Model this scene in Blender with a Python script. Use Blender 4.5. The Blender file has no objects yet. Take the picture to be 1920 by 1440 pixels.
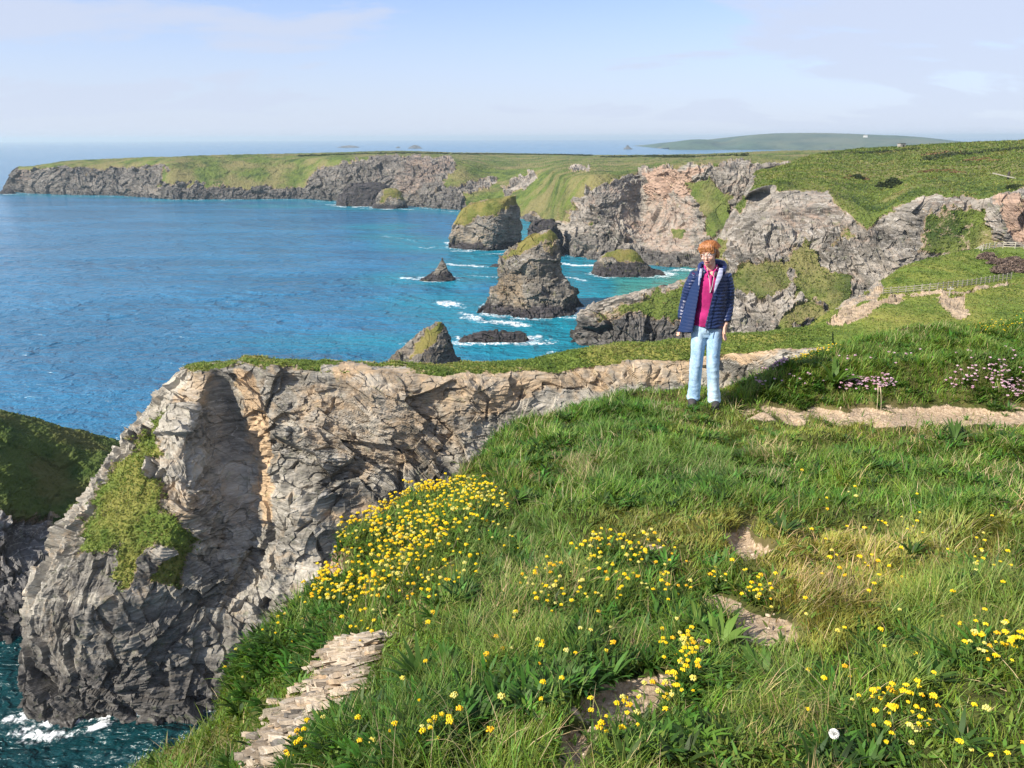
import bpy, bmesh, math, random
import numpy as np
from mathutils import Vector, Matrix

# ------------------------------------------------------------------ camera, light, sky
SC = bpy.context.scene
COL = SC.collection
H = 65.0                        # camera height above the sea (m)
FPX = 1420.0                    # focal length in photo pixels (photo is 1920 wide)
PITCH = math.radians(18.0)
ROLL = math.radians(-0.2)
camd = bpy.data.cameras.new('camera')
camd.sensor_width = 36.0
camd.lens = 36.0 * FPX / 1920.0
camd.clip_start = 0.1
camd.clip_end = 90000.0
cam = bpy.data.objects.new('camera', camd)
COL.objects.link(cam)
RM = Matrix.Rotation(math.pi / 2 - PITCH, 3, 'X') @ Matrix.Rotation(ROLL, 3, 'Z')
cam.matrix_world = Matrix.Translation((0, 0, H)) @ RM.to_4x4()
SC.camera = cam
R3 = np.array(RM)

SUN_EL = math.radians(37.0)
SUN_AZ = math.radians(-119.0)    # measured from +Y (view) clockwise; negative = left of view, past 90 = behind
sdir = Vector((math.sin(SUN_AZ) * math.cos(SUN_EL), math.cos(SUN_AZ) * math.cos(SUN_EL), math.sin(SUN_EL)))
sl = bpy.data.lights.new('sun', 'SUN')
sl.energy = 5.0
sl.angle = math.radians(0.5)
sl.color = (1.0, 0.93, 0.82)
so = bpy.data.objects.new('sun', sl)
so.rotation_euler = sdir.to_track_quat('Z', 'Y').to_euler()
COL.objects.link(so)

world = bpy.data.worlds.new('World')
SC.world = world
world.use_nodes = True
wn = world.node_tree
for n in list(wn.nodes):
    wn.nodes.remove(n)
def wnode(t, **kw):
    n = wn.nodes.new(t)
    for k, v in kw.items():
        setattr(n, k, v)
    return n
wout = wnode('ShaderNodeOutputWorld')
wbg = wnode('ShaderNodeBackground')
wbg.inputs['Strength'].default_value = 0.095
sky = wnode('ShaderNodeTexSky', sky_type='NISHITA')
sky.sun_disc = False
sky.sun_elevation = SUN_EL
sky.sun_rotation = SUN_AZ
sky.altitude = 60
sky.air_density = 1.0
sky.dust_density = 0.1
sky.ozone_density = 1.6
# thin high cloud, laid out on the sky dome by direction
wtc = wnode('ShaderNodeTexCoord')
wsep = wnode('ShaderNodeSeparateXYZ')
wn.links.new(wtc.outputs['Generated'], wsep.inputs[0])
wadd = wnode('ShaderNodeMath', operation='ADD'); wadd.inputs[1].default_value = 0.22
wn.links.new(wsep.outputs[2], wadd.inputs[0])
wcomb = wnode('ShaderNodeCombineXYZ')
for i in (0, 1):
    d = wnode('ShaderNodeMath', operation='DIVIDE')
    wn.links.new(wsep.outputs[i], d.inputs[0]); wn.links.new(wadd.outputs[0], d.inputs[1])
    wn.links.new(d.outputs[0], wcomb.inputs[i])
wmap = wnode('ShaderNodeMapping')
wmap.inputs['Rotation'].default_value = (0, 0, 0.5)
wmap.inputs['Scale'].default_value = (0.55, 1.15, 1)
wmap.inputs['Location'].default_value = (2.3, 0.7, 0)
wn.links.new(wcomb.outputs[0], wmap.inputs[0])
wnoi = wnode('ShaderNodeTexNoise')
wnoi.inputs['Scale'].default_value = 1.7
wnoi.inputs['Detail'].default_value = 7
wnoi.inputs['Roughness'].default_value = 0.58
wnoi.inputs['Distortion'].default_value = 0.5
wn.links.new(wmap.outputs[0], wnoi.inputs[0])
wr = wnode('ShaderNodeMapRange', interpolation_type='SMOOTHSTEP')
wr.inputs['From Min'].default_value = 0.40
wr.inputs['From Max'].default_value = 0.64
wr.inputs['To Min'].default_value = 0.0
wr.inputs['To Max'].default_value = 0.9
# broader veils to either side of the bay
wab = wnode('ShaderNodeMath', operation='ABSOLUTE'); wsh = wnode('ShaderNodeMath', operation='ADD'); wsh.inputs[1].default_value = 0.06
wn.links.new(wsep.outputs[0], wsh.inputs[0]); wn.links.new(wsh.outputs[0], wab.inputs[0])
wsd = wnode('ShaderNodeMapRange', interpolation_type='SMOOTHSTEP')
for k, v in (('From Min', .06), ('From Max', .38), ('To Min', -.05), ('To Max', .13)): wsd.inputs[k].default_value = v
wn.links.new(wab.outputs[0], wsd.inputs['Value'])
wsum = wnode('ShaderNodeMath', operation='ADD')
wn.links.new(wnoi.outputs[0], wsum.inputs[0]); wn.links.new(wsd.outputs[0], wsum.inputs[1])
wn.links.new(wsum.outputs[0], wr.inputs['Value'])
wmix = wnode('ShaderNodeMix', data_type='RGBA')
# the veil thickens towards the horizon
wv = wnode('ShaderNodeMapRange', interpolation_type='SMOOTHSTEP')
wv.inputs['From Min'].default_value = -0.02
wv.inputs['From Max'].default_value = 0.24
wv.inputs['To Min'].default_value = 0.88
wv.inputs['To Max'].default_value = 0.10
wn.links.new(wsep.outputs[2], wv.inputs['Value'])
wmx = wnode('ShaderNodeMath', operation='MAXIMUM')
wn.links.new(wr.outputs[0], wmx.inputs[0]); wn.links.new(wv.outputs[0], wmx.inputs[1])
wn.links.new(wmx.outputs[0], wmix.inputs['Factor'])
wtint = wnode('ShaderNodeMix', data_type='RGBA', blend_type='MULTIPLY')
wtint.inputs['Factor'].default_value = 1.0
wn.links.new(sky.outputs[0], wtint.inputs['A'])
wtint.inputs['B'].default_value = (0.80, 0.87, 1.16, 1)
wn.links.new(wtint.outputs['Result'], wmix.inputs['A'])
wmix.inputs['B'].default_value = (4.15, 4.6, 5.7, 1)
wn.links.new(wmix.outputs['Result'], wbg.inputs['Color'])
wn.links.new(wbg.outputs[0], wout.inputs[0])

SC.view_settings.view_transform = 'Standard'
SC.view_settings.look = 'None'
SC.view_settings.exposure = 0.75
SC.view_settings.gamma = 1.0
SC.render.engine = 'CYCLES'
SC.cycles.use_denoising = True
SC.cycles.max_bounces = 6
SC.cycles.diffuse_bounces = 2
SC.cycles.glossy_bounces = 2
SC.cycles.transmission_bounces = 2
SC.cycles.volume_bounces = 0
SC.cycles.transparent_max_bounces = 6
SC.cycles.caustics_reflective = False
SC.cycles.caustics_refractive = False
SC.render.film_transparent = False

# ------------------------------------------------------------------ projection helpers (photo pixel <-> place)
def ray(px, py):
    v = np.stack([(np.asarray(px, float) - 960) / FPX, (720 - np.asarray(py, float)) / FPX, -np.ones_like(np.asarray(px, float) + np.asarray(py, float))], -1)
    return v @ R3.T
def at(px, py, Y):
    d = ray(px, py)
    return np.array([0, 0, H]) + d * (Y / d[..., 1])[..., None] if np.ndim(px) else np.array([0, 0, H]) + d * (Y / d[1])
def sea_at(px, py, z=0.0):
    d = ray(px, py)
    k = (z - H) / d[..., 2]
    return np.array([0, 0, H]) + d * (k[..., None] if np.ndim(px) else k)
def project(P):
    c = (P - np.array([0, 0, H])) @ R3
    w = -c[..., 2]
    w = np.where(np.abs(w) < 1e-6, 1e-6, w)
    return 960 + FPX * c[..., 0] / w, 720 - FPX * c[..., 1] / w, w

# ------------------------------------------------------------------ noise
_rs = np.random.RandomState(7)
_N = 64
_VT = (_rs.rand(_N * _N * _N) * 2 - 1).astype(np.float32)
_JT = _rs.rand(_N * _N * _N, 3).astype(np.float32)
_CT = (_rs.rand(_N * _N * _N, 4) * 2 - 1).astype(np.float32)
def _idx(i, j, k):
    return ((i & 63) * 64 + (j & 63)) * 64 + (k & 63)
def vnoise(p):
    p = np.asarray(p, np.float32)
    f0 = np.floor(p); t = p - f0; i = f0.astype(np.int32)
    t = t * t * (3 - 2 * t)
    x, y, z = t[..., 0], t[..., 1], t[..., 2]
    i0, j0, k0 = i[..., 0], i[..., 1], i[..., 2]
    g = lambda a, b, c: _VT[_idx(i0 + a, j0 + b, k0 + c)]
    a = g(0,0,0) * (1-x) + g(1,0,0) * x
    b = g(0,1,0) * (1-x) + g(1,1,0) * x
    c = g(0,0,1) * (1-x) + g(1,0,1) * x
    d = g(0,1,1) * (1-x) + g(1,1,1) * x
    return (a * (1-y) + b * y) * (1-z) + (c * (1-y) + d * y) * z
def fbm(p, octv=4, gain=0.5):
    s = 0; a = 1; tot = 0
    q = np.asarray(p, np.float32)
    for o in range(octv):
        s = s + a * vnoise(q + o * 17.3); tot += a
        a *= gain; q = q * 2.03
    return s / tot
def ridged(p, octv=4, gain=0.55):
    s = 0; a = 1; tot = 0
    q = np.asarray(p, np.float32)
    for o in range(octv):
        s = s + a * (1 - 2 * np.abs(vnoise(q + o * 11.7))); tot += a
        a *= gain; q = q * 2.07
    return s / tot
def facets(p):
    """Worley cells, each a randomly tilted plane: broken rock faces."""
    p = np.asarray(p, np.float32)
    shp = p.shape[:-1]
    p = p.reshape(-1, 3)
    out = np.empty(len(p), np.float32)
    for s in range(0, len(p), 250000):
        q = p[s:s + 250000]
        b = np.floor(q).astype(np.int32)
        best = np.full(len(q), 9e9, np.float32); val = np.zeros(len(q), np.float32)
        for dx in (-1, 0, 1):
            for dy in (-1, 0, 1):
                for dz in (-1, 0, 1):
                    c = b + np.array([dx, dy, dz], np.int32)
                    ii = _idx(c[:, 0], c[:, 1], c[:, 2])
                    v = q - (c + _JT[ii])
                    dd = (v * v).sum(1)
                    m = dd < best
                    best = np.where(m, dd, best)
                    t = _CT[ii]
                    val = np.where(m, t[:, 3] * 0.6 + (t[:, :3] * v).sum(1) * 1.1, val)
        out[s:s + 250000] = val
    return out.reshape(shp)
def sstep(a, b, x):
    t = np.clip((x - a) / (b - a), 0, 1)
    return t * t * (3 - 2 * t)
def poly_sd(x, y, poly):
    """signed distance to a polygon, positive inside"""
    poly = np.asarray(poly, float)
    n = len(poly); d = np.full(x.shape, 1e9); ins = np.zeros(x.shape, bool)
    for i in range(n):
        ax, ay = poly[i]; bx, by = poly[(i + 1) % n]
        ex, ey = bx - ax, by - ay
        t = np.clip(((x - ax) * ex + (y - ay) * ey) / (ex * ex + ey * ey + 1e-12), 0, 1)
        d = np.minimum(d, (x - ax - t * ex) ** 2 + (y - ay - t * ey) ** 2)
        c = ((ay > y) != (by > y)) & (x < (bx - ax) * (y - ay) / (by - ay + 1e-12) + ax)
        ins ^= c
    d = np.sqrt(d)
    return np.where(ins, d, -d)
def line_d(x, y, pts):
    pts = np.asarray(pts, float); d = np.full(x.shape, 1e18)
    for (ax, ay), (bx, by) in zip(pts[:-1], pts[1:]):
        ex, ey = bx - ax, by - ay
        t = np.clip(((x - ax) * ex + (y - ay) * ey) / (ex * ex + ey * ey + 1e-12), 0, 1)
        d = np.minimum(d, (x - ax - t * ex) ** 2 + (y - ay - t * ey) ** 2)
    return np.sqrt(d)

# ------------------------------------------------------------------ mesh helpers
def tag(o, label=None, cat=None, group=None, kind=None):
    for k, v in (('label', label), ('category', cat), ('group', group), ('kind', kind)):
        if v:
            o[k] = v
    return o
def empty(name, loc=(0, 0, 0), rz=0.0):
    o = bpy.data.objects.new(name, None)
    o.location = loc; o.rotation_euler = (0, 0, rz); o.empty_display_size = 0.2
    COL.objects.link(o)
    return o
def mesh_np(name, V, F, mats, parent=None, smooth=False, attrs=None, mat_idx=None):
    """V (n,3); F (m,k) with k 3 or 4"""
    me = bpy.data.meshes.new(name)
    V = np.asarray(V, np.float32); F = np.asarray(F, np.int32)
    k = F.shape[1]
    me.vertices.add(len(V)); me.vertices.foreach_set('co', V.ravel())
    me.loops.add(F.size); me.loops.foreach_set('vertex_index', F.ravel())
    me.polygons.add(len(F))
    me.polygons.foreach_set('loop_start', np.arange(len(F), dtype=np.int32) * k)
    if mat_idx is not None:
        me.polygons.foreach_set('material_index', np.asarray(mat_idx, np.int32))
    me.polygons.foreach_set('use_smooth', np.full(len(F), smooth, bool))
    me.update(calc_edges=True)
    for an, av in (attrs or {}).items():
        a = me.attributes.new(an, 'FLOAT_COLOR', 'POINT')
        c = np.ones((len(V), 4), np.float32); c[:, :av.shape[1]] = av
        a.data.foreach_set('color', c.ravel())
    for m in (mats if isinstance(mats, (list, tuple)) else [mats]):
        me.materials.append(m)
    o = bpy.data.objects.new(name, me)
    COL.objects.link(o)
    if parent is not None:
        o.parent = parent
    return o
def grid_faces(nr, nc, wrap=False):
    r = np.arange(nr - 1)[:, None]; c = np.arange(nc if wrap else nc - 1)[None, :]
    c2 = (c + 1) % nc
    return np.stack([r * nc + c, r * nc + c2, (r + 1) * nc + c2, (r + 1) * nc + c], -1).reshape(-1, 4)
def tang(a, b, c):
    m = (c - a) * 0.42
    if m.ndim == 0 or m.shape[-1] > 3: return m
    l1 = np.linalg.norm(b - a, axis=-1, keepdims=True); l2 = np.linalg.norm(c - b, axis=-1, keepdims=True)
    n = np.linalg.norm(m, axis=-1, keepdims=True) + 1e-9
    return m * np.minimum(1, 1.15 * np.minimum(l1, l2) / n)
def ico(sub=1):
    bm = bmesh.new(); bmesh.ops.create_icosphere(bm, subdivisions=sub, radius=1)
    V = np.array([v.co[:] for v in bm.verts]); F = np.array([[v.index for v in f.verts] for f in bm.faces]); bm.free()
    return V, F
def catmull(P, counts):
    """P (n,...) resampled along axis 0, counts[i] samples in span i"""
    out = []
    n = len(P)
    for i in range(n - 1):
        p1, p2 = P[i], P[i + 1]
        p0 = P[i - 1] if i > 0 else 2 * p1 - p2
        p3 = P[i + 2] if i + 2 < n else 2 * p2 - p1
        t = np.arange(counts[i]) / counts[i]
        t = t.reshape((-1,) + (1,) * (P.ndim - 1))
        m1 = tang(p0, p1, p2); m2 = tang(p1, p2, p3)
        out.append((2*t**3 - 3*t**2 + 1) * p1 + (t**3 - 2*t**2 + t) * m1 + (-2*t**3 + 3*t**2) * p2 + (t**3 - t**2) * m2)
    out.append(P[-1:])
    return np.concatenate(out, 0)
def grid_normals(G, flip=False):
    du = np.gradient(G, axis=1); dv = np.gradient(G, axis=0)
    n = np.cross(du, dv)
    n /= np.linalg.norm(n, axis=-1, keepdims=True) + 1e-9
    return -n if flip else n

BED = np.array(Matrix.Rotation(math.radians(24), 3, 'Y') @ Matrix.Rotation(math.radians(20), 3, 'X'))
def rock_disp(P, s, strata=1.0, seed=0.0, bed=None):
    """craggy displacement; s = size of the big blocks in metres; returned in metres"""
    B = BED if bed is None else bed
    Q = (P @ B).astype(np.float32) + seed
    Q[..., 2] += 1.5 * s * fbm(Q / (s * 3.2) + 71, 2)
    w = np.stack([fbm(Q / (s * 1.6) + 3, 3), fbm(Q / (s * 1.6) + 31, 3), fbm(Q / (s * 1.6) + 57, 3)], -1) * s * 0.30
    Qw = Q + w
    d = 0.26 * s * facets(Qw / (s * np.array([1.25, 1.25, 0.9], np.float32)))
    d += 0.12 * s * facets(Qw / (s * np.array([.5, .5, .34], np.float32)) + 9)
    d += 0.045 * s * facets(Qw / (s * np.array([.2, .2, .12], np.float32)) + 5)
    d += strata * 0.07 * s * ridged(Qw / (s * np.array([.9, .9, .14], np.float32)), 3)
    d += -0.10 * s * sstep(.80, .97, ridged(Qw / (s * np.array([.7, .7, 1.1], np.float32)) + 21, 2))
    d += strata * 0.026 * s * ridged(Qw / (s * np.array([.3, .3, .04], np.float32)), 2)
    d += 0.03 * s * fbm(Q / (s * .12), 3)
    Pw = (P + seed).astype(np.float32) + w * .6
    d += 0.10 * s * ridged(Pw / (s * np.array([.8, .8, 2.6], np.float32)) + 40, 3)
    return d - d.mean()

LAND = {}
def paint(px, py, items, wob):
    """items: (channel, value, feather, polygon in photo pixels at the place's own surface)"""
    m = np.zeros(px.shape + (4,), np.float32)
    cov = np.zeros(px.shape, np.float32)
    w = fbm(np.stack([px / wob, py / wob, px * 0], -1), 5, .62)
    for ch, val, fe, poly in items:
        pa = np.asarray(poly, float)
        bb = (px > pa[:, 0].min() - 3 * fe) & (px < pa[:, 0].max() + 3 * fe) & (py > pa[:, 1].min() - 3 * fe) & (py < pa[:, 1].max() + 3 * fe)
        if not bb.any():
            continue
        sd = poly_sd(px[bb], py[bb], poly) + w[bb] * fe * 3.0
        k = sstep(-fe, fe, sd)
        m[bb, ch] = m[bb, ch] * (1 - k) + max(val, 0) * k
        if ch == 0:
            cov[bb] = np.maximum(cov[bb], k)
    return m, cov

def landform(name, ctrl, rows_n, cols_n, mat, s, items=(), green_z=(0.72, 0.86), lump=0.6, strata=1.0, seed=0.0, flip=False, amp=1.0, wob=26, kind='structure', bed=None, base_dark=None, autogreen=1.0, row_amp=None):
    ctrl = np.asarray(ctrl, float)
    G = catmull(ctrl, rows_n)
    G = np.swapaxes(catmull(np.swapaxes(G, 0, 1), cols_n), 0, 1)
    # large-scale undulation first, so that rib and gully shapes reach the silhouette
    Nn = grid_normals(G, flip)
    px, py, _ = project(G)
    M, cov = paint(px, py, items, wob)
    up = Nn[..., 2]
    nz = fbm(G / (s * 0.9) + seed, 4)
    M[..., 0] = np.clip(M[..., 0] + (1 - cov) * autogreen * sstep(green_z[0], green_z[1], up + nz * 0.22), 0, 1)
    if base_dark is not None:
        M[..., 2] = np.maximum(M[..., 2], 1 - sstep(base_dark[0], base_dark[1], G[..., 2] + nz * 3))
    k = 1 - 0.86 * sstep(0.35, 0.8, M[..., 0])
    sm = M[..., 3]
    d = rock_disp(G, s, strata, seed, bed) * amp
    if row_amp is not None:
        d = d * catmull(np.array(row_amp, float), rows_n)[:, None]
    d = d * k * (1 - 0.85 * sm) + (1 - k) * (fbm(G / (s * .5) + 5, 5, .6) * lump * s * 0.16 + np.abs(fbm(G / (s * .09) + 8, 3)) * lump * s * 0.09)
    G2 = G + Nn * d[..., None]
    M[..., 3] = sstep(-0.25 * s, 0.35 * s, d)
    o = mesh_np(name, G2.reshape(-1, 3), grid_faces(G.shape[0], G.shape[1]), mat, smooth=False, attrs={'mask': M.reshape(-1, 4)})
    if kind:
        o['kind'] = kind
    LAND[name] = (G2, M, Nn)
    return o, G2

# ------------------------------------------------------------------ materials
class NT:
    def __init__(self, name):
        self.m = bpy.data.materials.new(name); self.m.use_nodes = True
        self.t = self.m.node_tree
        for n in list(self.t.nodes): self.t.nodes.remove(n)
        self.out = self.t.nodes.new('ShaderNodeOutputMaterial')
    def n(self, t, ins=None, **kw):
        x = self.t.nodes.new(t)
        for k, v in kw.items(): setattr(x, k, v)
        for k, v in (ins or {}).items():
            if isinstance(v, bpy.types.NodeSocket): self.t.links.new(v, x.inputs[k])
            else: x.inputs[k].default_value = v
        return x
    def noise(self, vec, scale, detail=5, rough=.55, dist=0.0):
        return self.n('ShaderNodeTexNoise', {'Vector': vec, 'Scale': scale, 'Detail': detail, 'Roughness': rough, 'Distortion': dist}).outputs[0]
    def map(self, vec, scale=(1,1,1), rot=(0,0,0), loc=(0,0,0)):
        return self.n('ShaderNodeMapping', {'Vector': vec, 'Scale': scale, 'Rotation': rot, 'Location': loc}).outputs[0]
    def step(self, v, a, b, lo=0.0, hi=1.0):
        return self.n('ShaderNodeMapRange', {'Value': v, 'From Min': a, 'From Max': b, 'To Min': lo, 'To Max': hi}, interpolation_type='SMOOTHSTEP').outputs[0]
    def math(self, op, a, b=0.0):
        x = self.t.nodes.new('ShaderNodeMath'); x.operation = op
        for i, v in enumerate((a, b)):
            if isinstance(v, bpy.types.NodeSocket): self.t.links.new(v, x.inputs[i])
            else: x.inputs[i].default_value = v
        return x.outputs[0]
    def mix(self, f, a, b, blend='MIX'):
        x = self.t.nodes.new('ShaderNodeMix'); x.data_type = 'RGBA'; x.blend_type = blend
        for k, v in (('Factor', f), ('A', a), ('B', b)):
            s = [i for i in x.inputs if i.name == k and (i.type == 'RGBA' or k == 'Factor' and i.type == 'VALUE')][0]
            if isinstance(v, bpy.types.NodeSocket): self.t.links.new(v, s)
            else: s.default_value = v if k == 'Factor' else (*v[:3], 1)
        return [o for o in x.outputs if o.type == 'RGBA'][0]
    def bsdf(self, col, rough=.9, bump=None, strength=.5, dist=.1, spec=.3, **kw):
        p = self.n('ShaderNodeBsdfPrincipled')
        for k, v in (('Base Color', col), ('Roughness', rough), ('Specular IOR Level', spec)):
            if isinstance(v, bpy.types.NodeSocket): self.t.links.new(v, p.inputs[k])
            else: p.inputs[k].default_value = (*v[:3], 1) if k == 'Base Color' else v
        for k, v in kw.items(): p.inputs[k.replace('_', ' ')].default_value = v
        if bump is not None:
            b = self.n('ShaderNodeBump', {'Height': bump, 'Strength': strength, 'Distance': dist})
            self.t.links.new(b.outputs[0], p.inputs['Normal'])
        self.t.links.new(p.outputs[0], self.out.inputs[0])
        return p

def rock_grass(name, s, grey=((.13,.13,.125),(.36,.34,.31)), warm=(.46,.33,.21), dark=(.048,.045,.042), grass=((.045,.085,.012),(.12,.17,.03),(.21,.20,.05)), soil=(.30,.21,.12), gs=1.0, weed=0.25, hold=.80):
    """s = metres of one large rock patch; gs = metres of one grass patch"""
    t = NT(name)
    pos = t.n('ShaderNodeNewGeometry').outputs['Position']
    sep = t.n('ShaderNodeSeparateColor', {'Color': t.n('ShaderNodeAttribute', attribute_name='mask').outputs['Color']})
    mg, mw, md = sep.outputs[0], sep.outputs[1], sep.outputs[2]
    bed = t.map(pos, scale=(.35, .35, 2.2), rot=(math.radians(20), math.radians(14), 0))
    big = t.noise(pos, 1.0 / s, 6, .6, .6)
    layer = t.noise(bed, 1.6 / s, 8, .68, .4)
    fine = t.noise(bed, 9.0 / s, 7, .7)
    v = t.math('ADD', t.math('MULTIPLY', big, .45), t.math('ADD', t.math('MULTIPLY', layer, .4), t.math('MULTIPLY', fine, .3)))
    c = t.mix(t.step(v, .43, .72), grey[0], grey[1])
    # iron staining and pale veins
    c = t.mix(t.math('MULTIPLY', t.step(t.noise(pos, 2.3 / s, 6, .6, 1.2), .52, .7), .45), c, warm)
    vein = t.math('ABSOLUTE', t.math('SUBTRACT', t.noise(bed, 2.6 / s, 4, .5, 1.5), .5))
    c = t.mix(t.step(vein, 0.0, .018, .45, 0), c, (.55, .52, .47))
    mwn = t.math('ADD', mw, t.math('MULTIPLY', t.math('SUBTRACT', t.noise(pos, 4 / s, 6, .65), .5), .9))
    wv = t.mix(t.step(fine, .35, .65), tuple(x * .62 for x in warm), tuple(min(1, x * 1.15) for x in warm))
    c = t.mix(t.math('MULTIPLY', t.step(mwn, .25, .75), t.step(mw, 0, .12)), c, wv)
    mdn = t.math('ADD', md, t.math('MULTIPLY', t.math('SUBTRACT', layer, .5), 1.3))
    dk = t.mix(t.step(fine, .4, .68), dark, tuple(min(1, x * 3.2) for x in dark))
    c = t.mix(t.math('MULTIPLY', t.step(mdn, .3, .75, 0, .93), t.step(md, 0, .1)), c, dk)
    # lichen and small weeds on the rock
    c = t.mix(t.math('MULTIPLY', t.step(t.noise(pos, 5.5 / s, 7, .7, .5), .58, .66), weed), c, grass[1])
    g1 = t.noise(pos, 1.0 / gs, 8, .62, .3)
    g2 = t.noise(pos, 7.0 / gs, 5, .6)
    gc = t.mix(t.step(g1, .34, .56), grass[0], grass[1])
    gc = t.mix(t.math('MULTIPLY', t.step(t.noise(pos, .37 / gs, 5, .6), .42, .62), .9), gc, grass[2])
    gc = t.mix(t.step(g2, .48, .75, 0, .55), gc, tuple(x * .45 for x in grass[0]))
    gm = t.math('ADD', t.math('MULTIPLY', mg, hold), t.math('MULTIPLY', t.math('SUBTRACT', t.noise(pos, 3.0 / gs, 9, .78), .5), 1.5))
    fac = t.math('MULTIPLY', t.step(gm, .44, .56), t.step(mg, .03, .2))
    soilf = t.math('MULTIPLY', t.step(gm, .25, .42), t.step(mg, .02, .15))
    c = t.mix(t.math('MULTIPLY', soilf, .6), c, soil)
    c = t.mix(fac, c, gc)
    bh = t.math('ADD', t.math('MULTIPLY', layer, 1.2), t.math('ADD', t.math('MULTIPLY', fine, .6), t.math('MULTIPLY', g2, .3)))
    t.bsdf(c, .92, bh, .75, s * .05, .2)
    return t.m

M_ROCKN = rock_grass('headland_rock', 7.0, grey=((.080,.074,.062),(.42,.385,.32)), warm=(.44,.32,.20), gs=3.0, weed=.2)
M_ROCKF = rock_grass('cliff_rock', 15.0, grey=((.055,.052,.046),(.33,.295,.25)), warm=(.37,.26,.195), gs=14.0, weed=.35,
                     grass=((.032,.058,.012),(.105,.14,.028),(.19,.165,.07)))
M_ROCKC = rock_grass('far_coast_rock', 30.0, grey=((.11,.11,.105),(.34,.31,.28)), warm=(.38,.29,.19), gs=30.0, weed=.35,
                     grass=((.06,.085,.016),(.12,.15,.03),(.17,.165,.06)))
M_STACK = rock_grass('stack_rock', 12.0, grey=((.045,.042,.038),(.225,.20,.165)), warm=(.25,.185,.115), dark=(.022,.02,.022), gs=4.0, weed=.5,
                     grass=((.06,.075,.012),(.12,.13,.03),(.19,.16,.05)))
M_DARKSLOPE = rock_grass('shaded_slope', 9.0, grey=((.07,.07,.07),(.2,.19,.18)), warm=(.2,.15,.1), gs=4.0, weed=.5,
                     grass=((.03,.06,.01),(.07,.10,.02),(.10,.10,.03)))  # the slope's shade is mixed into these darker rock and grass colours

# ------------------------------------------------------------------ far coast and plateau
def col_base(px, base_py, base_dy, rows, last):
    """one column of a cliff: from under the sea up to the skyline, then down behind"""
    b = sea_at(px, base_py)
    pts = [b + np.array([0, -1.0, -4.0]), b + np.array([0, 0, .2])]
    for (py, dY) in rows:
        pts.append(at(px, py, b[1] + dY))
    l = pts[-1].copy()
    last = min(last, 200)
    pts.append(l + np.array([l[0] / l[1] * last, last, -.16 * last]))
    pts.append(np.array([l[0] / l[1] * (l[1] + last + 150), l[1] + last + 150, -8]))
    return pts
far_cols = [
 (6, 360, [(358,3),(356,6),(354,10),(353,15),(352,20)], 8),
 (30, 361, [(350,4),(335,9),(323,14),(318,22),(316,35)], 30),
 (60, 363, [(350,5),(335,10),(321,18),(315,26),(312,55)], 60),
 (120, 365, [(352,5),(335,11),(320,20),(309,30),(303,80)], 100),
 (170, 366, [(352,6),(337,13),(320,24),(310,34),(300,95)], 120),
 (220, 367, [(350,8),(335,15),(318,27),(307,42),(298,110)], 150),
 (285, 371, [(358,5),(340,15),(318,30),(303,50),(296,120)], 200),
 (320, 374, [(358,6),(342,14),(322,26),(306,45),(295,125)], 220),
 (370, 374, [(356,8),(335,22),(314,42),(300,68),(293,140)], 250),
 (450, 374, [(355,12),(335,28),(315,52),(300,85),(291,160)], 300),
 (560, 373, [(352,10),(333,26),(314,50),(299,75),(289,220)], 400),
 (640, 378, [(358,8),(335,18),(312,33),(297,60),(287,260)], 600),
 (740, 384, [(362,13),(340,28),(315,48),(297,80),(284,400)], 900),
 (800, 390, [(368,13),(345,35),(320,65),(299,110),(285,500)], 1000),
 (860, 394, [(374,12),(352,40),(326,80),(302,150),(287,550)], 1000),
 (920, 398, [(382,15),(357,55),(335,110),(310,190),(287,600)], 1000),
 (975, 408, [(395,12),(370,50),(345,105),(318,200),(288,650)], 1000),
 (1025, 432, [(412,10),(382,45),(350,100),(320,190),(289,700)], 1000),
 (1062, 480, [(440,12),(402,30),(370,60),(333,120),(290,760)], 1000),
 (1110, 486, [(445,12),(402,25),(358,38),(328,60),(291,760)], 1000),
 (1160, 490, [(452,18),(412,36),(362,50),(328,68),(291,740)], 1000),
 (1205, 496, [(462,26),(425,52),(375,74),(320,86),(291,720)], 1000),
 (1250, 500, [(465,24),(428,44),(375,58),(314,66),(291,700)], 1000),
 (1310, 503, [(462,20),(420,34),(370,44),(308,52),(290,620)], 1000),
 (1370, 505, [(462,16),(420,28),(370,40),(306,50),(288,560)], 1000),
 (1470, 505, [(462,16),(420,30),(370,46),(304,62),(284,520)], 1000),
 (1600, 505, [(462,16),(420,30),(370,46),(304,62),(283,500)], 1000),
 (1760, 505, [(462,16),(420,30),(370,46),(304,62),(282,480)], 1000),
]
ctrl = np.array([col_base(*c) if False else col_base(c[0], c[1], 0, c[2], c[3]) for c in far_cols]).transpose(1, 0, 2)
G, W, D, S = 0, 1, 2, 3
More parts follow.
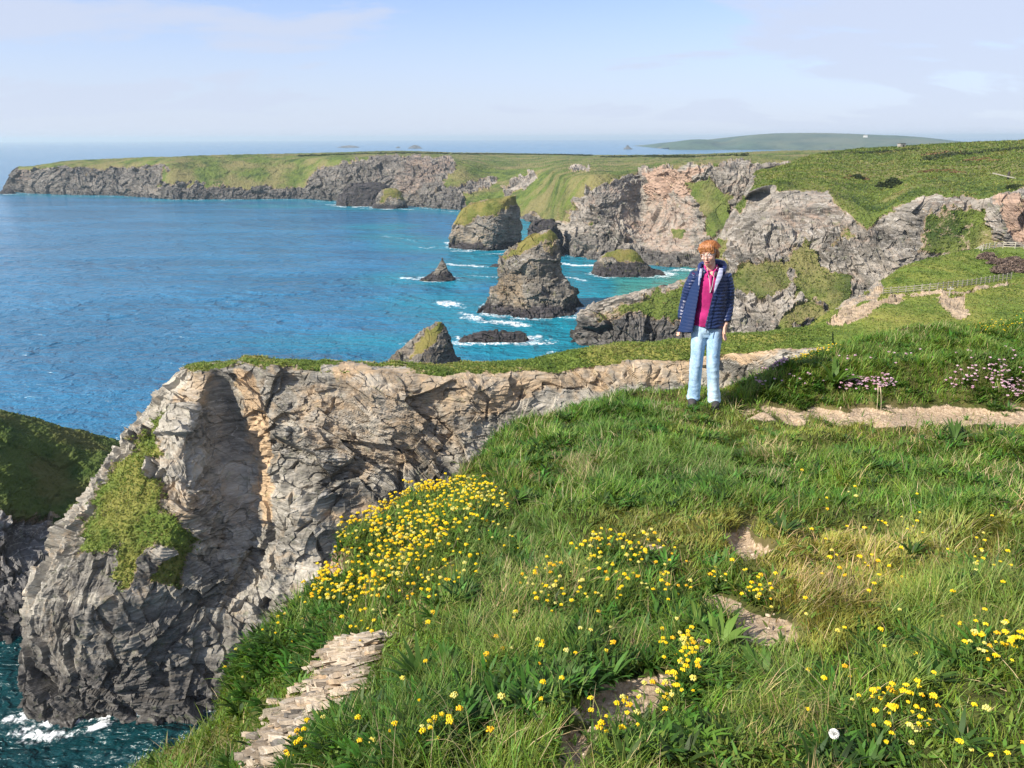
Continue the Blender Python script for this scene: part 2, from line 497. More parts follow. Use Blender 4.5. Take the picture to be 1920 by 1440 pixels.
far_items = [
 (G, 1, 6, [(300,345),(310,325),(345,300),(640,290),(1470,286),(1470,300),(1380,312),(1230,316),(1190,322),(1150,335),(1110,345),(1060,410),(1040,440),(1000,400),(960,405),(880,390),(860,385),(900,360),(850,372),(830,350),(860,320),(850,300),(700,296),(600,318),(575,345),(540,350),(500,345),(440,352),(400,340),(350,345)]),
 (G, 1, 4, [(130,306),(250,299),(345,296),(260,310),(180,316)]),
 (G, 0, 4, [(570,352),(590,320),(660,302),(700,296),(850,292),(858,306),(835,340),(820,360),(790,392),(600,380)]),
 (G, 0, 4, [(310,352),(380,358),(450,352),(520,362),(600,356),(600,378),(300,376)]),
 (G, 0, 4, [(780,392),(800,360),(860,345),(930,335),(925,352),(870,362),(880,395)]),
 (G, 0, 4, [(940,350),(1000,322),(1010,335),(990,352),(950,365)]),
 (G, 0, 3, [(1060,320),(1075,310),(1108,312),(1105,322)]),
 (G, 0.0, 4, [(1120,470),(1105,380),(1112,360),(1180,325),(1200,318),(1300,308),(1390,300),(1420,312),(1420,500),(1050,500),(1052,440),(1090,400)]),
 (G, 1, 6, [(1290,345),(1330,330),(1372,372),(1360,430),(1330,440),(1310,395)]),
 (G, 1, 4, [(1262,430),(1285,435),(1278,448),(1262,446)]),
 (D, .9, 10, [(0,300),(120,308),(300,318),(300,380),(0,380)]),  # shadow on the far-left cliffs, painted in as darker rock
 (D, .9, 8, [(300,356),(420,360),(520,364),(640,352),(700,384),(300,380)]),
 (D, .55, 8, [(0,300),(640,290),(900,300),(900,410),(0,410)]),  # weaker wash of the same painted shadow over the whole left coast
 (W, .85, 6, [(1208,325),(1240,314),(1285,320),(1290,345),(1265,360),(1262,400),(1240,402),(1215,365)]),
 (W, .8, 5, [(1262,322),(1330,312),(1300,330),(1290,380),(1262,360)]),
 (W, .45, 12, [(1165,410),(1200,388),(1262,365),(1300,372),(1320,440),(1270,485),(1230,490),(1190,455),(1165,440)]),
 (W, .5, 8, [(760,300),(860,292),(850,312),(800,350),(760,370),(740,340)]),
 (W, .5, 4, [(30,318),(60,316),(58,335),(25,345)]),
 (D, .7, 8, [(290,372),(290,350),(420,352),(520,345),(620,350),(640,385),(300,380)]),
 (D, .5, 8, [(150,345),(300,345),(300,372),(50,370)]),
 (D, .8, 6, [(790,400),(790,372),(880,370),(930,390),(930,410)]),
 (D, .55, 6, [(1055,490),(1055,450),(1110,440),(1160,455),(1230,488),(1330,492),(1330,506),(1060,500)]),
 (S, .55, 4, [(1165,410),(1200,388),(1262,365),(1300,372),(1320,440),(1270,485),(1230,490),(1190,455)]),
 (S, .5, 4, [(1108,362),(1180,330),(1207,330),(1208,385),(1170,408),(1125,400)]),
]
ncol = [max(8, int(1.0 * (b[0] - a[0]))) for a, b in zip(far_cols[:-1], far_cols[1:])]
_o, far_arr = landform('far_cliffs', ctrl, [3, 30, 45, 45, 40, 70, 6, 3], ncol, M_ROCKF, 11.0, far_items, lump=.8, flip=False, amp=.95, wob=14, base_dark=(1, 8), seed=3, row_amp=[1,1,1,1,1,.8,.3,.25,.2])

near_cols = [
 (1076, 642, [(640,2),(638,4),(636,6),(634,9),(632,12)], 8),
 (1110, 655, [(632,3),(612,6),(592,8),(577,12),(574,25)], 20),
 (1160, 665, [(640,3),(610,5),(580,8),(562,12),(556,30)], 25),
 (1230, 670, [(640,4),(600,8),(572,13),(550,20),(543,40)], 30),
 (1290, 675, [(640,4),(600,10),(562,18),(530,28),(522,60)], 30),
 (1335, 680, [(640,6),(600,15),(556,30),(510,60),(476,100)], 30),
 (1375, 685, [(640,6),(595,20),(530,50),(455,82),(400,130)], 60),
 (1405, 688, [(640,8),(590,25),(510,55),(430,85),(372,125)], 150),
 (1450, 690, [(640,8),(580,25),(505,50),(430,75),(362,112)], 260),
 (1520, 690, [(640,10),(580,25),(505,50),(430,72),(364,104)], 400),
 (1570, 690, [(640,10),(580,20),(510,45),(445,62),(378,88)], 500),
 (1610, 690, [(640,10),(580,20),(515,38),(460,52),(398,72)], 600),
 (1650, 690, [(640,10),(580,20),(510,38),(450,52),(402,68)], 600),
 (1730, 690, [(640,10),(580,20),(500,38),(430,52),(368,64)], 600),
 (1830, 690, [(640,10),(580,20),(500,38),(430,50),(372,58)], 600),
 (1875, 690, [(640,8),(580,16),(500,30),(430,40),(368,46)], 600),
 (1960, 690, [(640,6),(580,12),(500,24),(430,32),(362,38)], 600),
 (2150, 690, [(640,6),(580,12),(500,24),(430,32),(350,38)], 600),
]
def near_col(c):
    px, bpy_, rows, last = c
    b = sea_at(px, bpy_)
    pts = [b + np.array([0, -1.0, -4.0]), b + np.array([0, 0, .2])]
    kk = .55 if px > 1300 else .8
    for py, dY in rows: pts.append(at(px, py, b[1] + dY * kk))
    e = pts[-1]
    if px < 1400:      # only a knoll: falls away behind
        f = last
        pts += [e + np.array([e[0] / e[1] * f * .5, f * .5, -.12 * f]), e + np.array([e[0] / e[1] * f, f, -.35 * f - 4]), e + np.array([e[0] / e[1] * (f + 30), f + 30, -e[2] - 6]), e + np.array([e[0] / e[1] * (f + 60), f + 60, -e[2] - 8])]
    else:              # green slopes up to the skyline
        sk = np.interp(px, [1400, 1450, 1500, 1600, 1700, 1820, 1920, 2150], [345, 318, 297, 282, 276, 270, 266, 255])
        Y3 = np.interp(px, [1400, 1450, 1520, 1600, 1700, 1920, 2150], [400, 430, 520, 580, 560, 520, 500])
        a_ = at(px, (e_py := rows[-1][0]) * .62 + sk * .38, e[1] * .62 + Y3 * .25)
        b_ = at(px, e_py * .22 + sk * .78, e[1] * .3 + Y3 * .62)
        c_ = at(px, sk, Y3)
        pts += [a_, b_, c_, c_ + np.array([c_[0] / c_[1] * 500, 500, -14])]
    return pts
ctrl = np.array([near_col(c) for c in near_cols]).transpose(1, 0, 2)
near_items = [
 (G, 0, 4, [(1360,430),(1375,372),(1450,358),(1550,360),(1570,385),(1600,405),(1625,440),(1650,405),(1720,372),(1790,366),(1860,380),(1880,365),(1960,350),(2200,350),(2200,700),(1360,700)]),
 (G, 1, 5, [(1385,345),(1400,375),(1385,400),(1370,380)]),
 (G, 1, 5, [(1570,380),(1625,430),(1640,412),(1620,388)]),
 (G, 1, 5, [(1362,520),(1395,498),(1440,490),(1475,500),(1478,535),(1440,560),(1400,550),(1370,540)]),
 (G, 1, 5, [(1488,470),(1510,445),(1530,470),(1540,500),(1600,520),(1600,550),(1560,590),(1530,560),(1490,560),(1490,520),(1475,495)]),
 (G, 1, 5, [(1440,640),(1470,590),(1520,560),(1560,590),(1490,610),(1470,645)]),
 (G, 1, 4, [(1330,475),(1350,450),(1372,440),(1360,480),(1330,510)]),
 (G, 0, 3, [(1060,650),(1070,560),(1290,505),(1340,500),(1360,660)]),
 (G, .62, 8, [(1120,590),(1160,568),(1290,530),(1300,560),(1200,585),(1130,610)]),
 (G, .9, 8, [(1160,578),(1200,562),(1262,540),(1300,528),(1310,580),(1262,600),(1200,592)]),
 (G, .75, 8, [(1730,470),(1735,390),(1850,395),(1880,455),(1800,500)]),
 (G, .6, 6, [(1590,420),(1610,450),(1560,460)]),
 (W, 1, 6, [(1872,372),(1980,358),(1980,460),(1900,458)]),
 (W, .35, 10, [(1400,380),(1580,370),(1640,440),(1500,440)]),
 (D, .75, 5, [(1480,610),(1495,580),(1530,560),(1565,555),(1560,600),(1520,625)]),
 (D, .8, 8, [(1080,650),(1080,600),(1140,600),(1180,590),(1290,600),(1290,650)]),
 (D, .4, 8, [(1370,400),(1440,378),(1460,400),(1430,450),(1380,470)]),
]
ncol = [max(8, int(1.05 * (b[0] - a[0]))) for a, b in zip(near_cols[:-1], near_cols[1:])]
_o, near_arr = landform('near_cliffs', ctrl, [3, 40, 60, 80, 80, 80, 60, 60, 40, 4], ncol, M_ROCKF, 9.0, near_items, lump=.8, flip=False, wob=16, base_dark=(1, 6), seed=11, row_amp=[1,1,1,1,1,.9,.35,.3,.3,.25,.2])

# ------------------------------------------------------------------ the headland across the cove
def hc(px_py_Y):
    return [p if len(p) == 4 and p[0] == 'w' else at(*p) for p in px_py_Y]
hl_cols = [
 # under sea, base, low, lowmid, mid, upmid, lip, top front, top back, behind, behind sea
 [(74,1370,74),(74,1345,75),(66,1180,84),(110,1060,90),(190,900,97),(280,770,101),(338,704,101),(352,692,101),(356,690,104),(356,740,112),(356,900,116)],
 [(44,1362,72),(42,1330,73.5),(52,1180,79),(96,1060,83),(176,915,88),(272,775,94),(334,702,96),(352,692,97),(356,690,101),(356,720,112),(356,900,116)],
 [(75,1372,71),(78,1345,72.5),(98,1185,76),(130,1060,79),(215,915,84),(292,785,90),(345,700,93.5),(362,691,95),(362,688,99),(362,720,112),(362,900,116)],
 [(130,1378,70),(135,1352,71.6),(150,1190,74),(195,1050,77),(250,940,81),(290,850,85),(362,702,92),(380,691,94),(380,684,99),(385,715,112),(385,900,116)],
 [(220,1370,71),(225,1342,72.3),(250,1190,74.5),(300,1050,77),(350,945,80),(350,820,84.5),(388,710,91.5),(400,690,94),(400,683,99),(400,715,112),(400,900,116)],
 [(300,1362,71.5),(300,1335,73),(320,1200,76),(375,1060,80),(410,950,85),(395,830,89.5),(400,715,92.6),(415,689,94),(415,682,99),(415,715,112),(415,900,116)],
 [(370,1355,72),(370,1328,73.5),(400,1200,77),(460,1070,82),(490,950,86.8),(455,830,91),(436,715,93.3),(438,688,94),(440,680,99),(440,715,112),(440,900,116)],
 [(450,1350,72),(450,1320,74),(480,1200,76.5),(525,1080,80),(540,950,83.8),(500,830,88),(460,715,92.5),(462,683,94),(465,673,98),(465,715,112),(465,900,116)],
 [(530,1345,72.5),(530,1315,74.5),(555,1200,77),(590,1080,80),(600,950,84),(580,830,88.5),(560,715,92.8),(560,692,94),(560,683,98),(560,715,112),(560,900,116)],
 [(620,1340,73),(620,1310,75),(640,1200,78),(680,1080,81),(690,950,85),(680,830,89.6),(680,720,93),(680,697,94.5),(680,688,98),(680,715,112),(680,900,116)],
 [(760,1335,73),(760,1300,76),(770,1200,79),(790,1080,82),(800,950,87),(800,830,91),(800,725,94),(800,700,96),(800,690,100),(800,715,112),(800,900,116)],
 [(900,1330,74),(900,1290,77),(900,1200,80),(900,1080,84),(900,950,88),(900,830,92),(900,725,95),(900,700,97),(900,688,101),(900,715,114),(900,900,118)],
 [(1010,1330,75),(1010,1290,78),(1010,1200,81),(1010,1080,85),(1010,950,89),(1010,830,93),(1010,715,97),(1010,690,99),(1010,672,104),(1010,715,116),(1010,900,120)],
 [(1120,1330,76),(1120,1290,79),(1120,1200,82),(1120,1080,86),(1120,950,90),(1120,820,94),(1120,705,98),(1120,680,100),(1120,652,107),(1120,690,120),(1120,860,124)],
 [(1280,1330,76),(1280,1290,79),(1280,1200,82),(1280,1080,86),(1280,950,91),(1280,815,95),(1280,695,99),(1280,668,101),(1280,638,110),(1280,690,124),(1280,860,128)],
 [(1420,1330,76),(1420,1290,79),(1420,1200,82),(1420,1080,86),(1420,950,91),(1420,800,95),(1420,680,99),(1420,655,101),(1420,626,112),(1420,690,128),(1420,860,132)],
 [(1560,1330,76),(1560,1290,79),(1560,1200,82),(1560,1080,86),(1560,950,91),(1560,790,95),(1560,670,99),(1560,645,101),(1560,618,114),(1560,690,130),(1560,860,134)],
]
ctrl = np.array([hc(c) for c in hl_cols]).transpose(1, 0, 2)
ctrl[0, :, 2] = -5; ctrl[1, :, 2] = 0; ctrl[-1, :, 2] = -5
hl_items = [
 (G, 1, 9, [(306,770),(300,850),(280,890),(292,950),(335,980),(385,1010),(335,1035),(275,1025),(240,1090),(205,1080),(225,1020),(170,1050),(140,1030),(190,930),(245,845)]),
 (G, .9, 5, [(350,1030),(330,1100),(270,1090),(300,1050)]),
 (G, 1, 2.5, [(352,696),(352,684),(450,684),(460,668),(520,676),(590,682),(590,691),(520,688),(460,679),(400,694)]),
 (G, 1, 2.5, [(850,696),(850,682),(1000,672),(1110,640),(1290,622),(1600,600),(1600,640),(1480,636),(1290,655),(1160,668),(1060,670),(1000,684),(910,694)]),
 (G, .75, 3, [(760,702),(780,692),(850,692),(840,702)]),
 (G, 0, 3, [(600,684),(760,684),(780,700),(600,700)]),
 (W, .8, 8, [(600,686),(860,690),(960,700),(950,740),(900,770),(760,800),(740,740),(640,720)]),
 (W, .55, 8, [(700,690),(1100,680),(1290,655),(1290,720),(1000,740),(900,800),(760,820)]),
 (W, .75, 5, [(438,690),(470,690),(500,770),(500,860),(520,940),(500,990),(470,980),(440,820)]),
 (W, .28, 8, [(385,705),(440,705),(470,850),(500,1000),(430,1010),(390,880)]),
 (W, .44, 14, [(560,700),(760,720),(900,760),(880,860),(700,900),(600,850),(540,780)]),
 (W, .45, 12, [(600,960),(760,930),(800,1000),(640,1060)]),
 (W, .45, 8, [(280,900),(380,900),(400,960),(330,980),(280,930)]),
 (W, .5, 6, [(345,700),(400,700),(380,760),(310,760)]),
 (W, .7, 8, [(1290,655),(1500,630),(1500,660),(1330,690),(1290,690)]),
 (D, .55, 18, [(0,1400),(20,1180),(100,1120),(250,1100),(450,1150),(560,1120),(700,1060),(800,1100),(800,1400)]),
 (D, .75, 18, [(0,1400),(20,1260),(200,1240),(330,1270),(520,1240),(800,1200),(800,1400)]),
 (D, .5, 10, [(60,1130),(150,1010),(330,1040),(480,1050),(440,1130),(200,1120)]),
 (S, .72, 7, [(392,712),(440,712),(475,830),(515,960),(500,1005),(440,1010),(405,930),(385,800)]),
]
rows = [4, 120, 110, 120, 110, 90, 34, 40, 10, 4]
ncol = [24, 70, 90, 70, 70, 70, 75, 85, 95, 105, 90, 80, 80, 90, 60, 30]
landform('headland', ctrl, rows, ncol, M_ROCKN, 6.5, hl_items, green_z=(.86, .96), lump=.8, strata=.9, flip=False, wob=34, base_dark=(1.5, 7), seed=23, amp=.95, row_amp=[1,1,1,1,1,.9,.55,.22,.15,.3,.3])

# shaded slope on the left of the cove
sl_cols = [
 [(-900,1500,60),(-900,1400,66),(-900,1000,80),(-900,700,100),(-900,560,125),(-900,600,190),(-900,700,240)],  # out of view: higher mass added to throw shadow onto the slope
 [(-400,1350,72),(-400,1300,78),(-400,1080,88),(-400,880,100),(-400,700,118),(-400,690,190),(-400,740,240)],
 [(-120,1240,84),(-120,1215,86),(-120,1080,93),(-120,900,102),(-120,765,116),(-120,775,170),(-120,800,230)],
 [(0,1225,84),(0,1195,87),(0,1080,94),(0,900,105),(0,777,122),(0,785,160),(0,820,200)],
 [(90,1200,86),(90,1160,90),(85,1060,98),(80,900,112),(70,794,126),(70,800,150),(70,830,190)],
 [(170,1180,90),(170,1120,95),(165,1010,104),(155,880,118),(140,811,130),(140,815,145),(140,835,180)],
 [(250,1100,100),(250,1040,104),(245,950,112),(235,870,124),(225,835,135),(225,836,140),(225,838,160)],
 [(290,1000,115),(290,980,117),(285,920,124),(275,880,130),(265,856,138),(265,858,142),(265,860,150)],
]
ctrl = np.array([hc(c) for c in sl_cols]).transpose(1, 0, 2)
ctrl[0, :, 2] = -5; ctrl[1, :, 2] = 0; ctrl[-1, :, 2] = -5
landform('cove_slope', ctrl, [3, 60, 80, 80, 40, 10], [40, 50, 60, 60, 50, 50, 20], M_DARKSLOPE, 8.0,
         [(G, 1, 14, [(-900,400),(-900,900),(0,960),(120,960),(250,860),(240,820),(0,760)])], flip=False, wob=40, base_dark=(1, 6), seed=41, green_z=(.8,.95), lump=.8)

# meadow on the right with the fenced path
mw_cols = [
 [(1380,1000,90),(1385,760,101),(1395,685,105),(1405,652,111),(1420,630,116),(1420,630,122),(1420,680,140),(1420,760,150)],
 [(1480,1000,60),(1480,760,86),(1480,680,98),(1490,645,106),(1500,622,114),(1505,619,120),(1500,680,140),(1500,780,150)],
 [(1560,1000,60),(1560,760,84),(1560,680,96),(1560,630,106),(1562,588,120),(1570,580,126),(1570,640,146),(1570,780,160)],
 [(1630,1000,60),(1630,760,84),(1630,680,95),(1630,610,108),(1630,566,126),(1630,545,136),(1630,620,156),(1630,780,170)],
 [(1720,1000,60),(1720,760,84),(1720,680,95),(1720,600,110),(1720,545,130),(1700,498,150),(1700,560,170),(1700,760,180)],
 [(1800,1000,60),(1800,760,84),(1800,680,95),(1800,600,110),(1800,530,134),(1790,476,160),(1790,540,180),(1790,760,190)],
 [(1860,1000,60),(1860,760,84),(1860,680,95),(1860,600,110),(1860,525,136),(1850,466,166),(1850,540,186),(1850,760,196)],
 [(1960,1000,60),(1960,760,84),(1960,680,95),(1960,600,110),(1960,515,140),(1960,462,170),(1960,530,190),(1960,760,200)],
 [(2200,1000,60),(2200,760,84),(2200,680,95),(2200,590,110),(2200,500,140),(2200,452,170),(2200,530,190),(2200,760,200)],
]
ctrl = np.array([hc(c) for c in mw_cols]).transpose(1, 0, 2)
mw_items = [
 (G, 1, 3, [(1300,1100),(1300,600),(1500,560),(1700,440),(2300,400),(2300,1100)]),
 (G, 0, 3, [(1550,606),(1590,580),(1640,562),(1690,556),(1735,548),(1730,556),(1660,570),(1630,590),(1600,605)]),
 (W, 1, 3, [(1540,610),(1590,576),(1640,560),(1740,545),(1735,560),(1660,574),(1630,592),(1600,612)]),
 (G, 0, 3, [(1755,560),(1775,548),(1790,556),(1812,548),(1806,562),(1818,590),(1800,604),(1785,590)]),
 (W, 1, 3, [(1750,560),(1775,544),(1790,552),(1815,544),(1810,562),(1822,592),(1800,608),(1783,590)]),
 (G, 0, 3, [(1600,574),(1560,586),(1600,560),(1650,528),(1660,540),(1650,556)]),
 (W, .6, 5, [(1600,574),(1560,590),(1600,560),(1650,528),(1662,540),(1650,560)]),
 (G, 0, 1.5, [(1655,556),(1700,551),(1800,546),(1890,533),(1890,537),(1800,550),(1700,555)]),
 (W, 1, 1.5, [(1655,556),(1700,551),(1800,546),(1890,533),(1890,537),(1800,550),(1700,555)]),
]
M_MEADOW = rock_grass('meadow_turf', 9.0, hold=.97, warm=(.40,.31,.215), gs=5.0, grass=((.05,.09,.012),(.13,.18,.03),(.22,.22,.05)), soil=(.4,.3,.2))
mo, MG = landform('meadow', ctrl, [4, 12, 50, 60, 60, 14, 4], [60, 80, 70, 90, 80, 60, 70, 30], M_MEADOW, 5.0, mw_items, green_z=(.2,.4), lump=.5, flip=False, wob=20, seed=5, amp=.5)
# make the paths read as trodden sand

# ------------------------------------------------------------------ sea stacks and rocks
FOOT = []     # footprints (cx, cy, a, b) used for the foam line
def stack(name, base_py, rows, label, cat='sea stack', ratio=.8, green=(), items=(), s=9.0, nu=None, nv=None, seed=0, group=None, hidden=0.0, sq=2.4, amp=1.0, mat=None, topmost=False, dark=(1.5, 6), rot=0.0):
    """rows: (py, left px, right px) from the top down; a closed rock standing on the sea bed"""
    L, R = rows[-1][1], rows[-1][2]
    f0 = sea_at((L + R) / 2, base_py)
    scale = f0[1] / (FPX * math.cos(PITCH)) * 1.0
    halfw = (R - L) / 2 * np.linalg.norm(f0 - np.array([0, 0, H])) / FPX
    Y = f0[1] + halfw * ratio * .75
    C = []
    for py, l, r in rows:
        pl, pr = at(l, py, Y), at(r, py, Y)
        C.append(((pl[0] + pr[0]) / 2, (pr[0] - pl[0]) / 2, pl[2]))
    C[-1] = (C[-1][0], C[-1][1], 0.0)
    C.append((C[-1][0], C[-1][1] * 1.03, -4.0))
    C = np.array(C)
    wpx = R - L; hpx = rows[-1][0] - rows[0][0] + 20
    nu = nu or int(max(40, min(900, wpx * .56 * 3.2)))
    nv = nv or int(max(24, min(420, hpx * .56 * 1.7)))
    k = max(2, int(nv / len(C)))
    Cc = catmull(C, [k] * (len(C) - 1))
    ntop = max(6, nv // 8)
    th = np.linspace(0, 2 * math.pi, nu, endpoint=False)
    ct, st = np.cos(th), np.sin(th)
    cx_ = np.sign(ct) * np.abs(ct) ** (2 / sq); sy_ = np.sign(st) * np.abs(st) ** (2 / sq)
    bmax = C[-1][1] * ratio
    if rot:      # turn the footprint so that a corner faces the viewer
        c_, s__ = math.cos(math.radians(rot)), math.sin(math.radians(rot))
        xr, yr = cx_ * c_ - sy_ * s__, cx_ * s__ + sy_ * c_
        cx_, sy_ = xr / np.abs(xr).max(), yr / np.abs(yr).max()
    def ring(cx, a, z):
        t = np.clip(a / C[-1][1], 0, 1)
        b = bmax * (0.45 * t ** .8 + 0.55 * t ** 1.6)
        return np.stack([cx + a * cx_, Y + b * sy_ + 0 * th, z + 0 * th], -1)
    G_ = [ring(C[0][0], max(C[0][1], .2) * q, C[0][2] + (1 - q) * .06 * C[0][1]) for q in np.linspace(0.02, 1, ntop)[:-1]]
    G_ += [ring(*c) for c in Cc]
    G_ = np.array(G_)
    Nn = np.cross(np.gradient(G_, axis=0), np.roll(G_, -1, 1) - np.roll(G_, 1, 1))
    cen = np.array([C[-1][0], Y, -2.0])
    Nn /= np.linalg.norm(Nn, axis=-1, keepdims=True) + 1e-9
    if ((G_ - cen) * Nn).sum(-1).mean() < 0: Nn = -Nn
    px, py, _ = project(G_)
    M, cov = paint(px, py, items, 14)
    nz = fbm(G_ / (s * .6) + seed, 4)
    g = sstep(.55, .8, Nn[..., 2] + nz * .25) * sstep(3, 9, G_[..., 2]) if topmost else 0 * nz
    M[..., 0] = np.clip(M[..., 0] + (1 - cov) * g, 0, 1)
    M[..., 2] = np.maximum(M[..., 2], 1 - sstep(dark[0], dark[1], G_[..., 2] + nz * 3))
    d = rock_disp(G_, s, 1.1, seed, None) * amp
    d = d - d.mean()
    tip = np.clip((G_[..., 2] - C[-1][2]) / (C[0][2] + 4), 0, 1)
    d *= (1 - .45 * tip) * (1 - .6 * sstep(.3, .8, M[..., 0]))
    G2 = G_ + Nn * d[..., None]
    F = grid_faces(G2.shape[0], nu, wrap=True)
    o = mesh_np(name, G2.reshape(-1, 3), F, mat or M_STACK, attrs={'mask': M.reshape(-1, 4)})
    tag(o, label, cat, group)
    FOOT.append((C[-1][0], Y, C[-1][1], bmax))
    return o
GR = 'rock stacks standing in the bay'
stack('sea_stack', 592, [(431,1012,1030),(440,1000,1042),(455,976,1047),(474,952,1049),(494,934,1053),(520,932,1062),(548,924,1078),(575,906,1088),(596,900,1092)],
      'tall grey rock stack in mid bay with grassy sloping crown and split base', ratio=.8, s=7.5, seed=2, sq=2.6, amp=.85, rot=-26, group=GR,
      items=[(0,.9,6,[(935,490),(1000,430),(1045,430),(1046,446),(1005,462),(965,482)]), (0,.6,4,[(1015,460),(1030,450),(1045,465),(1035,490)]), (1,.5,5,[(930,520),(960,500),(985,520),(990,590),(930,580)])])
stack('sea_stack', 468, [(368,948,966),(378,898,968),(392,868,972),(410,856,974),(430,848,976),(452,844,977),(470,843,978)],
      'bulky square-shouldered rock stack with green sloping top behind the tall mid-bay stack', ratio=.9, s=8, seed=8, sq=4, amp=.8, rot=-35, group=GR,
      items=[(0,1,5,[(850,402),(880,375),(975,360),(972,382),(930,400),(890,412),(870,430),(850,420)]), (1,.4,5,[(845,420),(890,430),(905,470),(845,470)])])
stack('sea_stack', 482, [(413,1006,1026),(420,996,1040),(434,990,1047),(455,988,1052),(482,984,1056)],
      'dark rock stack peeping out behind the crown of the tall mid-bay stack', ratio=.8, s=8, seed=12, group=GR, items=[(2,.8,5,[(980,400),(1060,400),(1060,490),(980,490)]), (0,-1,1,[(980,400),(1060,400),(1060,490),(980,490)])])
stack('sea_stack', 527, [(483,828.5,830.5),(493,824,834),(503,819,839),(512,810,843),(520,797,849),(527,788,852)],
      'small sharp pointed grey rock spike with foam at its foot', ratio=.7, s=3.4, seed=15, topmost=False, group=GR, amp=.75)
stack('sea_stack', 722, [(604,818,829),(615,800,835),(630,780,842),(650,752,850),(672,730,858),(690,720,864),(724,710,874)],
      'near triangular rock stack rising just beyond the flat-topped headland', ratio=.8, s=4.5, seed=19, group=GR, amp=.8, sq=3.5, rot=-32,
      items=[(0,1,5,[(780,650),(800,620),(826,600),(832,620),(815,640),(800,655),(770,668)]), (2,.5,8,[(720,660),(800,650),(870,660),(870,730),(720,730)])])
stack('low_rock', 642, [(624,893,975),(628,876,986),(634,864,990),(643,856,993)],
      'long low black reef lying between the triangular stack and the tall stack', cat='reef', ratio=.22, s=3.4, seed=22, topmost=False, dark=(8, 14), amp=.95)
stack('sea_stack', 519, [(468,1158,1186),(474,1138,1196),(484,1124,1203),(496,1117,1212),(508,1113,1226),(519,1111,1246)],
      'squat rock stack with bright green cap off the beach beneath the pink cliff', ratio=.6, s=6, seed=27, group=GR, amp=.7,
      items=[(0,1,4,[(1130,482),(1150,462),(1200,465),(1210,490),(1170,488)]), (2,.6,5,[(1110,490),(1250,490),(1250,525),(1110,525)])])
stack('sea_stack', 387, [(343,664,708),(350,648,725),(362,641,738),(375,636,745),(388,632,750)],
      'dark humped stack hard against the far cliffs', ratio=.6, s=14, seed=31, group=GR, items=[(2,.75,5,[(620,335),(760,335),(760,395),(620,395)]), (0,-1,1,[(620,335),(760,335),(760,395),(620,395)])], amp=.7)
stack('sea_stack', 391, [(353,722,742),(360,712,752),(375,706,758),(391,702,762)],
      'rounded stack with a dull green top beside the dark humped stack', ratio=.7, s=10, seed=35, group=GR, items=[(0,.9,5,[(715,380),(715,352),(750,352),(756,375),(735,372)])], amp=.6)
for i, (b, rows, lab) in enumerate([
        (517, [(514,1002,1012),(517,998,1016)], None)]):
    pass
stack('low_rock', 501, [(495,925,936),(498,921,940),(501,918,944)], 'tiny dark rock awash left of the tall stack', cat='reef', ratio=.5, s=2, seed=38, topmost=False, dark=(8, 14), amp=.5)
stack('low_rock', 364, [(355,6,20),(359,1,26),(364,-4,28)], 'low dark rocks awash at the tip of the far promontory', cat='reef', ratio=.5, s=6, seed=39, topmost=False, dark=(8, 14), amp=.7)
HG = 'rocky islets near the horizon'
M_ISLET = rock_grass('islet_rock', 60.0, grey=((.05,.05,.05),(.12,.12,.12)), warm=(.15,.12,.1), gs=60, weed=.1)
for rows, b, lab, sd in [
        ([(273.5,644,664),(275,638,670),(277,633,674)], 277, 'flat low islet on the horizon, leftmost of the islets', 1),
        ([(275,744,747),(277,742,750)], 277.5, 'tiny speck of an islet just left of the domed islet', 2),
        ([(272,777,782),(275,770,786),(278.5,765,793)], 278.5, 'domed islet on the horizon above the plateau', 3),
        ([(272,1176,1178),(276,1173,1181),(280,1169,1187)], 280, 'small pointed islet left of the distant headland', 4)]:
    stack('islet', b, rows, lab, cat='islet', ratio=.6, s=22, seed=50 + sd, group=HG, topmost=False, dark=(-9, -8), mat=M_ISLET, nu=60, nv=24, amp=.5)
FOOT = FOOT[:-4]

# ------------------------------------------------------------------ distant headland with fields
th_px = [1254, 1275, 1300, 1330, 1350, 1375, 1395, 1430, 1480, 1550, 1620, 1680, 1730, 1780, 1830, 1900, 2000]
th_top = [277, 266, 261.5, 262, 266.5, 265, 258, 251.5, 249.5, 249.5, 252, 254.5, 258, 264, 267, 268, 269]
cc = []
for x, ty in zip(th_px, th_top):
    b = sea_at(x, 281.0)
    kx = float(sstep(1320, 1500, np.array(float(x))))
    e = (ty + 3) * (1 - kx) + (ty + 279.5) / 2 * kx
    t1 = at(x, min(e + 5, 279), b[1] + 120)
    t2 = at(x, ty, b[1] + 300 + 600 * kx)
    cc.append([b + [0, -5, -8], b, at(x, 279.0, b[1] + 40), t1, at(x, e, b[1] + 260), t2, t2 + [0, 1500, -40], np.array([t2[0], t2[1] + 2500, -8])])
cc = np.array(cc).transpose(1, 0, 2)
M_FIELD = rock_grass('distant_fields', 160.0, grey=((.04,.045,.05),(.14,.14,.14)), warm=(.22,.2,.15), gs=260.0, weed=.1, grass=((.025,.055,.045),(.055,.095,.065),(.11,.125,.08)), hold=1.0)  # bluish dark grass: distance haze partly put into the colour
o_, TH = landform('distant_headland', cc, [2, 6, 10, 10, 16, 6, 3], [24] * 16, M_FIELD, 60.0, [(0,1,2,[(1395,266),(1395,245),(2050,245),(2050,280),(1500,272)]), (0,.8,2,[(1270,270),(1300,258),(1340,262),(1330,270)])], lump=.2, amp=.35, wob=8, seed=60)

